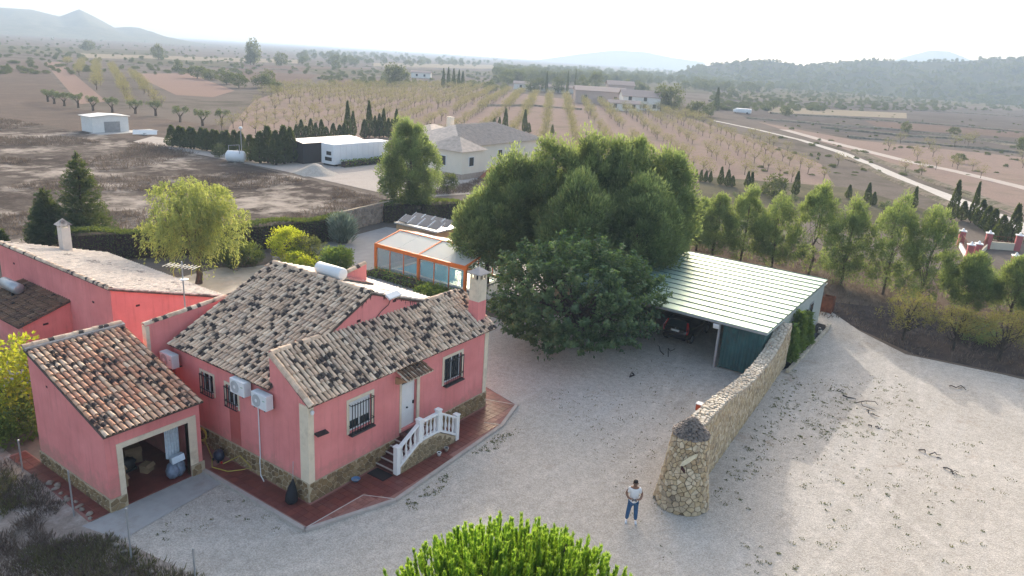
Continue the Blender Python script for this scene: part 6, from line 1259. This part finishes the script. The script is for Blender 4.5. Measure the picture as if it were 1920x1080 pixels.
# single trees in the middle distance: (base pixel, height, width, kind)
mid = [((735, 160), 10, 9, 'round'), ((752, 161), 9, 9, 'round'), ((720, 163), 4, 5, 'round'), ((831, 166), 9, 7, 'cypress'), ((840, 165), 9.5, 7, 'cypress'), ((850, 166), 9, 8, 'cypress'), ((860, 165), 8.5, 7, 'cypress'), ((867, 166), 8, 8, 'cypress'), ((885, 166), 4, 7, 'round'), ((920, 172), 5, 8, 'round'), ((950, 160), 6, 9, 'round'), ((945, 172), 4, 5, 'round'), ((995, 172), 6, 8, 'round'), ((1010, 172), 7, 7, 'round'), ((1024, 173), 10, 6, 'cypress'), ((1046, 174), 8, 8, 'round'), ((1063, 175), 11, 5, 'cypress'), ((1077, 176), 12, 4, 'cypress'), ((1090, 175), 9, 8, 'round'), ((1115, 170), 11, 10, 'round'), ((1175, 172), 7, 10, 'round'), ((1195, 174), 7, 9, 'round'), ((1207, 176), 6, 8, 'round'), ((1238, 208), 9.5, 8, 'round'), ((1262, 210), 10, 8.5, 'round'), ((1310, 220), 5.5, 6, 'round'), ((1295, 218), 5, 5, 'round'), ((1328, 218), 4.6, 5, 'round'), ((1342, 206), 9, 9, 'cypress'), ((1371, 180), 6, 7, 'round'), ((476, 122), 17, 12, 'round'), ((470, 122), 9, 9, 'round'), ((527, 123), 9, 12, 'round'), ((297, 112), 10, 10, 'round'), ((490, 165), 5, 8, 'round'), ((505, 163), 6, 6, 'round'), ((518, 172), 3.5, 5, 'round'), ((370, 147), 5, 9, 'round'), ((395, 150), 4, 8, 'round'), ((425, 158), 5, 7, 'round'), ((448, 165), 5, 7, 'round'), ((335, 135), 5, 5, 'round'), ((630, 130), 6, 8, 'round'), ((690, 165), 3, 4, 'round'), ((165, 95), 8, 14, 'round'), ((230, 72), 18, 22, 'round'), ((1450, 205), 4, 6, 'round'), ((1472, 217), 4, 6, 'round'), ((1685, 165), 7, 9, 'round'), ((1700, 165), 6, 7, 'round'), ((1557, 133), 8, 9, 'round'), ((1748, 200), 5, 8, 'round'), ((1788, 255), 3, 4, 'round'), ((1697, 248), 3.5, 4, 'round'), ((1918, 283), 4, 5, 'round'), ((1796, 305), 2, 3, 'round'), ((1520, 178), 4, 7, 'round'), ((1560, 181), 4, 8, 'round'), ((1615, 182), 4.5, 8, 'round'), ((1625, 195), 4, 5, 'round')]
ANC = [('the left skyline', 0, 330), ('the reddish field', 330, 460), ('the far end of the orchard at left', 460, 660), ('the far cottage and dark clump', 660, 905), ('the low pale wall building', 905, 1068), ('the pinkish barn', 1068, 1222), ('the white farmhouse, on its right', 1222, 1400), ('the terraced slope at right', 1400, 1640), ('the right hand hillside', 1640, 2000)]
for k, (p, h, w, kd) in enumerate(mid):
    q = G(*p); an, a0, a1 = next(a for a in ANC if a[1] <= p[0] < a[2]); grp = sorted(m[0] for m in mid if a0 <= m[0][0] < a1)
    put('distant_tree', kd, q, h, w*(.8 if kd == 'round' else .6)*(1.1), 'hazy %s tree, %s from the left near %s' % ('rounded' if kd == 'round' else 'pointed', ORD[grp.index(p)], an), 'tree', 'distant rounded trees' if kd == 'round' else 'distant pointed trees')
# woodland on the plain and hills: reads as one mass
def band(n, xs, ys, seed, zf=None):
    rg = T(seed); out = []
    while len(out) < n:
        x, y = rg.uniform(*xs), rg.uniform(*ys); h = 106+.0625*(x-960)
        if y > h+5: q = G(x, y); out.append((q[0], q[1], -.3))
    return out
wood = band(520, (930, 1420), (128, 158), 401)+band(150, (560, 960), (100, 125), 402)+band(170, (1280, 1560), (140, 172), 403)
scatter('pine_woodland', 'round', wood, T(404).uniform(5, 9, len(wood)), T(405).uniform(5, 9, len(wood)), 'hazy belt of pine woodland across the far plain', 'woodland')
scr = band(1000, (1330, 1960), (165, 208), 406)+band(420, (-40, 760), (70, 140), 407)+band(220, (600, 1100), (135, 160), 408)
scatter('far_scrub', 'round', scr, T(410).uniform(.8, 2.8, len(scr)), T(411).uniform(1.2, 3.8, len(scr)), 'scattered dark scrub bushes across the far plain', 'scrub')
sm_ = band(160, (1420, 1960), (205, 330), 409); scatter('small_scrub', 'round', sm_, T(413).uniform(.4, 1.0, len(sm_)), T(414).uniform(.6, 1.6, len(sm_)), 'small scrub tufts on the right hand fields', 'scrub')
hp = []
rg = T(412)
for rows, n in ((HR, 2200), (HR2, 500)):
    A_ = np.array(rows)
    for k in range(n): i, j = rg.integers(0, 18), rg.integers(0, 89); f = rg.random(); q = A_[i, j]*(1-f)+A_[i, j+1]*f; g = rg.random(); q2 = A_[i+1, j]; q = q*(1-g)+q2*g; hp.append((q[0], q[1], q[2]-.5))
scatter('hill_pines', 'round', hp, rg.uniform(2.5, 6.5, len(hp)), rg.uniform(3, 7, len(hp)), 'pine scrub covering the low hills at the right', 'woodland')

# ground cover nobody could count
def tufts(name, m, pts, nper, spread, L, Wd, seed, label, up=1., val=None):
    rg = T(seed); pts = np.asarray(pts, float); n = len(pts); idx = np.repeat(np.arange(n), nper); sp = np.broadcast_to(spread, n)[idx]; a = rg.random(len(idx))*6.28; r = np.sqrt(rg.random(len(idx)))*sp
    P = np.column_stack([pts[idx, 0]+np.cos(a)*r, pts[idx, 1]+np.sin(a)*r, np.full(len(idx), .0)]); D = np.column_stack([np.cos(a)*.5, np.sin(a)*.5, np.full(len(idx), up)])+rg.normal(size=(len(idx), 3))*.35; D[:, 2] = np.abs(D[:, 2])+.1
    tone = np.clip(.5+.2*rg.normal(size=n)[idx]+.15*rg.normal(size=len(idx)), 0, 1); o = cards(name, P, D, L*rg.uniform(.6, 1.4, len(idx)), Wd, m, None, rg, tone); return tag(o, label, 'weeds', None, 'stuff')
def inreg(n, poly, seed, thr=None, sc=.12):
    rg = T(seed); P_ = np.array(poly); out = []; lo, hi = P_.min(0), P_.max(0); ph = rg.random(6)*6
    while len(out) < n:
        p = lo+(hi-lo)*rg.random(2)
        if not inpoly(p, poly): continue
        if thr is not None:
            w = math.sin(p[0]*sc+ph[0]+2*math.sin(p[1]*sc*.7+ph[1]))+math.sin(p[1]*sc*1.3+ph[2]+1.5*math.sin(p[0]*sc*.6+ph[3]))
            if w < thr: continue
        out.append(p)
    return out
scp = [(42, 140), (45.2, 107), (47, 88), (45, 63), (43.5, 42), (41.5, 35), (33.5, 34), (25, 38.5), (14, 43.5), (4, 48), (-12, 80), (-12, 140)]
tufts('dry_scrub', DRYW, inreg(6500, scp, 501, .25, .22), 9, .55, .42, .05, 502, 'dry brown scrub covering the slope behind the garden')
tufts('dry_scrub', DRYW, inreg(1500, [(46, 39), (60, 34), (76, 46), (60, 40)], 503), 6, .5, .3, .05, 504, 'dry grass around the pale yard of the bungalow')
tufts('pine_litter_weeds', DRYW, inreg(1600, [(37, -11), (33.8, -15.5), (34.5, -22), (60, -24), (58, -2), (50, 8), (39, 2)], 505), 8, .35, .3, .04, 506, 'dry weeds on the dark earth under the pine row')
yw = inreg(240, [(10.5, -12), (24, -11), (30, -15), (20, -22), (6, -30), (2, -24), (5, -15)], 507)+inreg(110, [(10.5, -12), (24, -11), (26, -13), (14, -19), (5, -15)], 520, .3, .35)+inreg(60, [(-1.3, -1.6), (2.1, -2.5), (9.5, -2.1), (11, -2.5), (2, -3.2)], 508, .4, 1.2)+inreg(14, [(-1.4, 3), (-1.4, -1), (-5, 2.6)], 509)+inreg(90, [(10, -11.3), (26, -10.3), (26, -10.9), (10, -12.6)], 510)
tufts('yard_weeds', BUSH, yw, 16, T(511).gamma(2., .045, len(yw))+.02, .06, .03, 512, 'small dark weeds growing through the pale gravel', .5)
yd = inreg(420, [(12, -11), (24, 2), (21, -8), (30, -15), (16, -20)], 513)+inreg(160, [(5, -12), (14, -1), (18, -6), (10, -10)], 514)
tufts('fallen_leaves', WEED, yd, 4, .08, .06, .04, 515, 'scattered dead leaves on the gravel yard', .15)
# overgrown bank at the lower left
sheet('bank_soil', [(-5.2, 12), (-5.45, 4.9), (-5.35, 3.3), (-5.1, 1.6), (-4.9, .2), (-4.6, -1.6), (-9, -4), (-14, 2), (-10, 13)], .012, soil('pale sandy bank', [(.34, .29, .25), (.44, .385, .335), (.26, .215, .18), (.38, .33, .285)], .3, 1.4, 8))
bk = [(-5.45, 12), (-5.6, 5.2), (-5.6, 2.2), (-5.1, .2), (-4.9, -.8), (-9, -3), (-12, 4), (-9, 13)]
tufts('bank_weeds', WEED, inreg(420, bk, 516, .35, .8), 26, .30, .22, .035, 517, 'dark overgrown weeds on the bank at the lower left corner')
tufts('bank_weeds', DRYW, inreg(900, bk, 518, -.1, .9), 20, .25, .24, .025, 519, 'dry straw coloured weeds on the bank at the lower left')
BS_ = pieces('bank edge stone', [(.26, .215, .175), (.31, .265, .22), (.20, .165, .135)])
for k in range(26):
    u = k/25; p = G(95+u*190, 905+u*170); rg = T(600+k)
    if 3.2 < p[1] < 4.8 and p[0] > -5.5: continue
    o = lump('edge_stone', BS_, None, (p[0]+rg.uniform(-.12, .12), p[1]+rg.uniform(-.1, .1), .05), (rg.uniform(.07, .16), rg.uniform(.07, .14), rg.uniform(.05, .10)), 620+k, 8, 5, .25); tag(o, 'rough pale stone edging the overgrown bank beside the garage path', 'stone', 'stones edging the bank')
# side path of red tiles along the garage
tag(sheet('garage_path', [(-4.74, 4.74), (-5.5, 4.74), (-5.3, 11.2), (-4.74, 11.2)], .03, MATS['terrace grout']), kind='structure'); GPth = bpy.data.objects['garage_path']
for i in range(2):
    for j in range(21): o = bpy.data.objects.new('tile', tme); link(o, GPth); o.location = (-4.93-i*.3, 4.92+j*.3, .03)

# ------------------------------------------------------------------ hazy air
hz = MB().bx(-6010, 6010, -6010, 6010, -3, 210).build('haze', None); tag(hz, 'thin pale haze filling the valley air', 'haze', None, 'stuff')
hm = bpy.data.materials.new('haze air'); hm.use_nodes = True; ht = hm.node_tree; ht.nodes.clear(); ho = ht.nodes.new('ShaderNodeOutputMaterial'); hv = ht.nodes.new('ShaderNodeVolumePrincipled')
hv.inputs['Color'].default_value = (.52, .66, .84, 1); hv.inputs['Density'].default_value = .00042; hv.inputs['Anisotropy'].default_value = .1
ht.links.new(hv.outputs[0], ho.inputs['Volume']); hz.data.materials.append(hm)
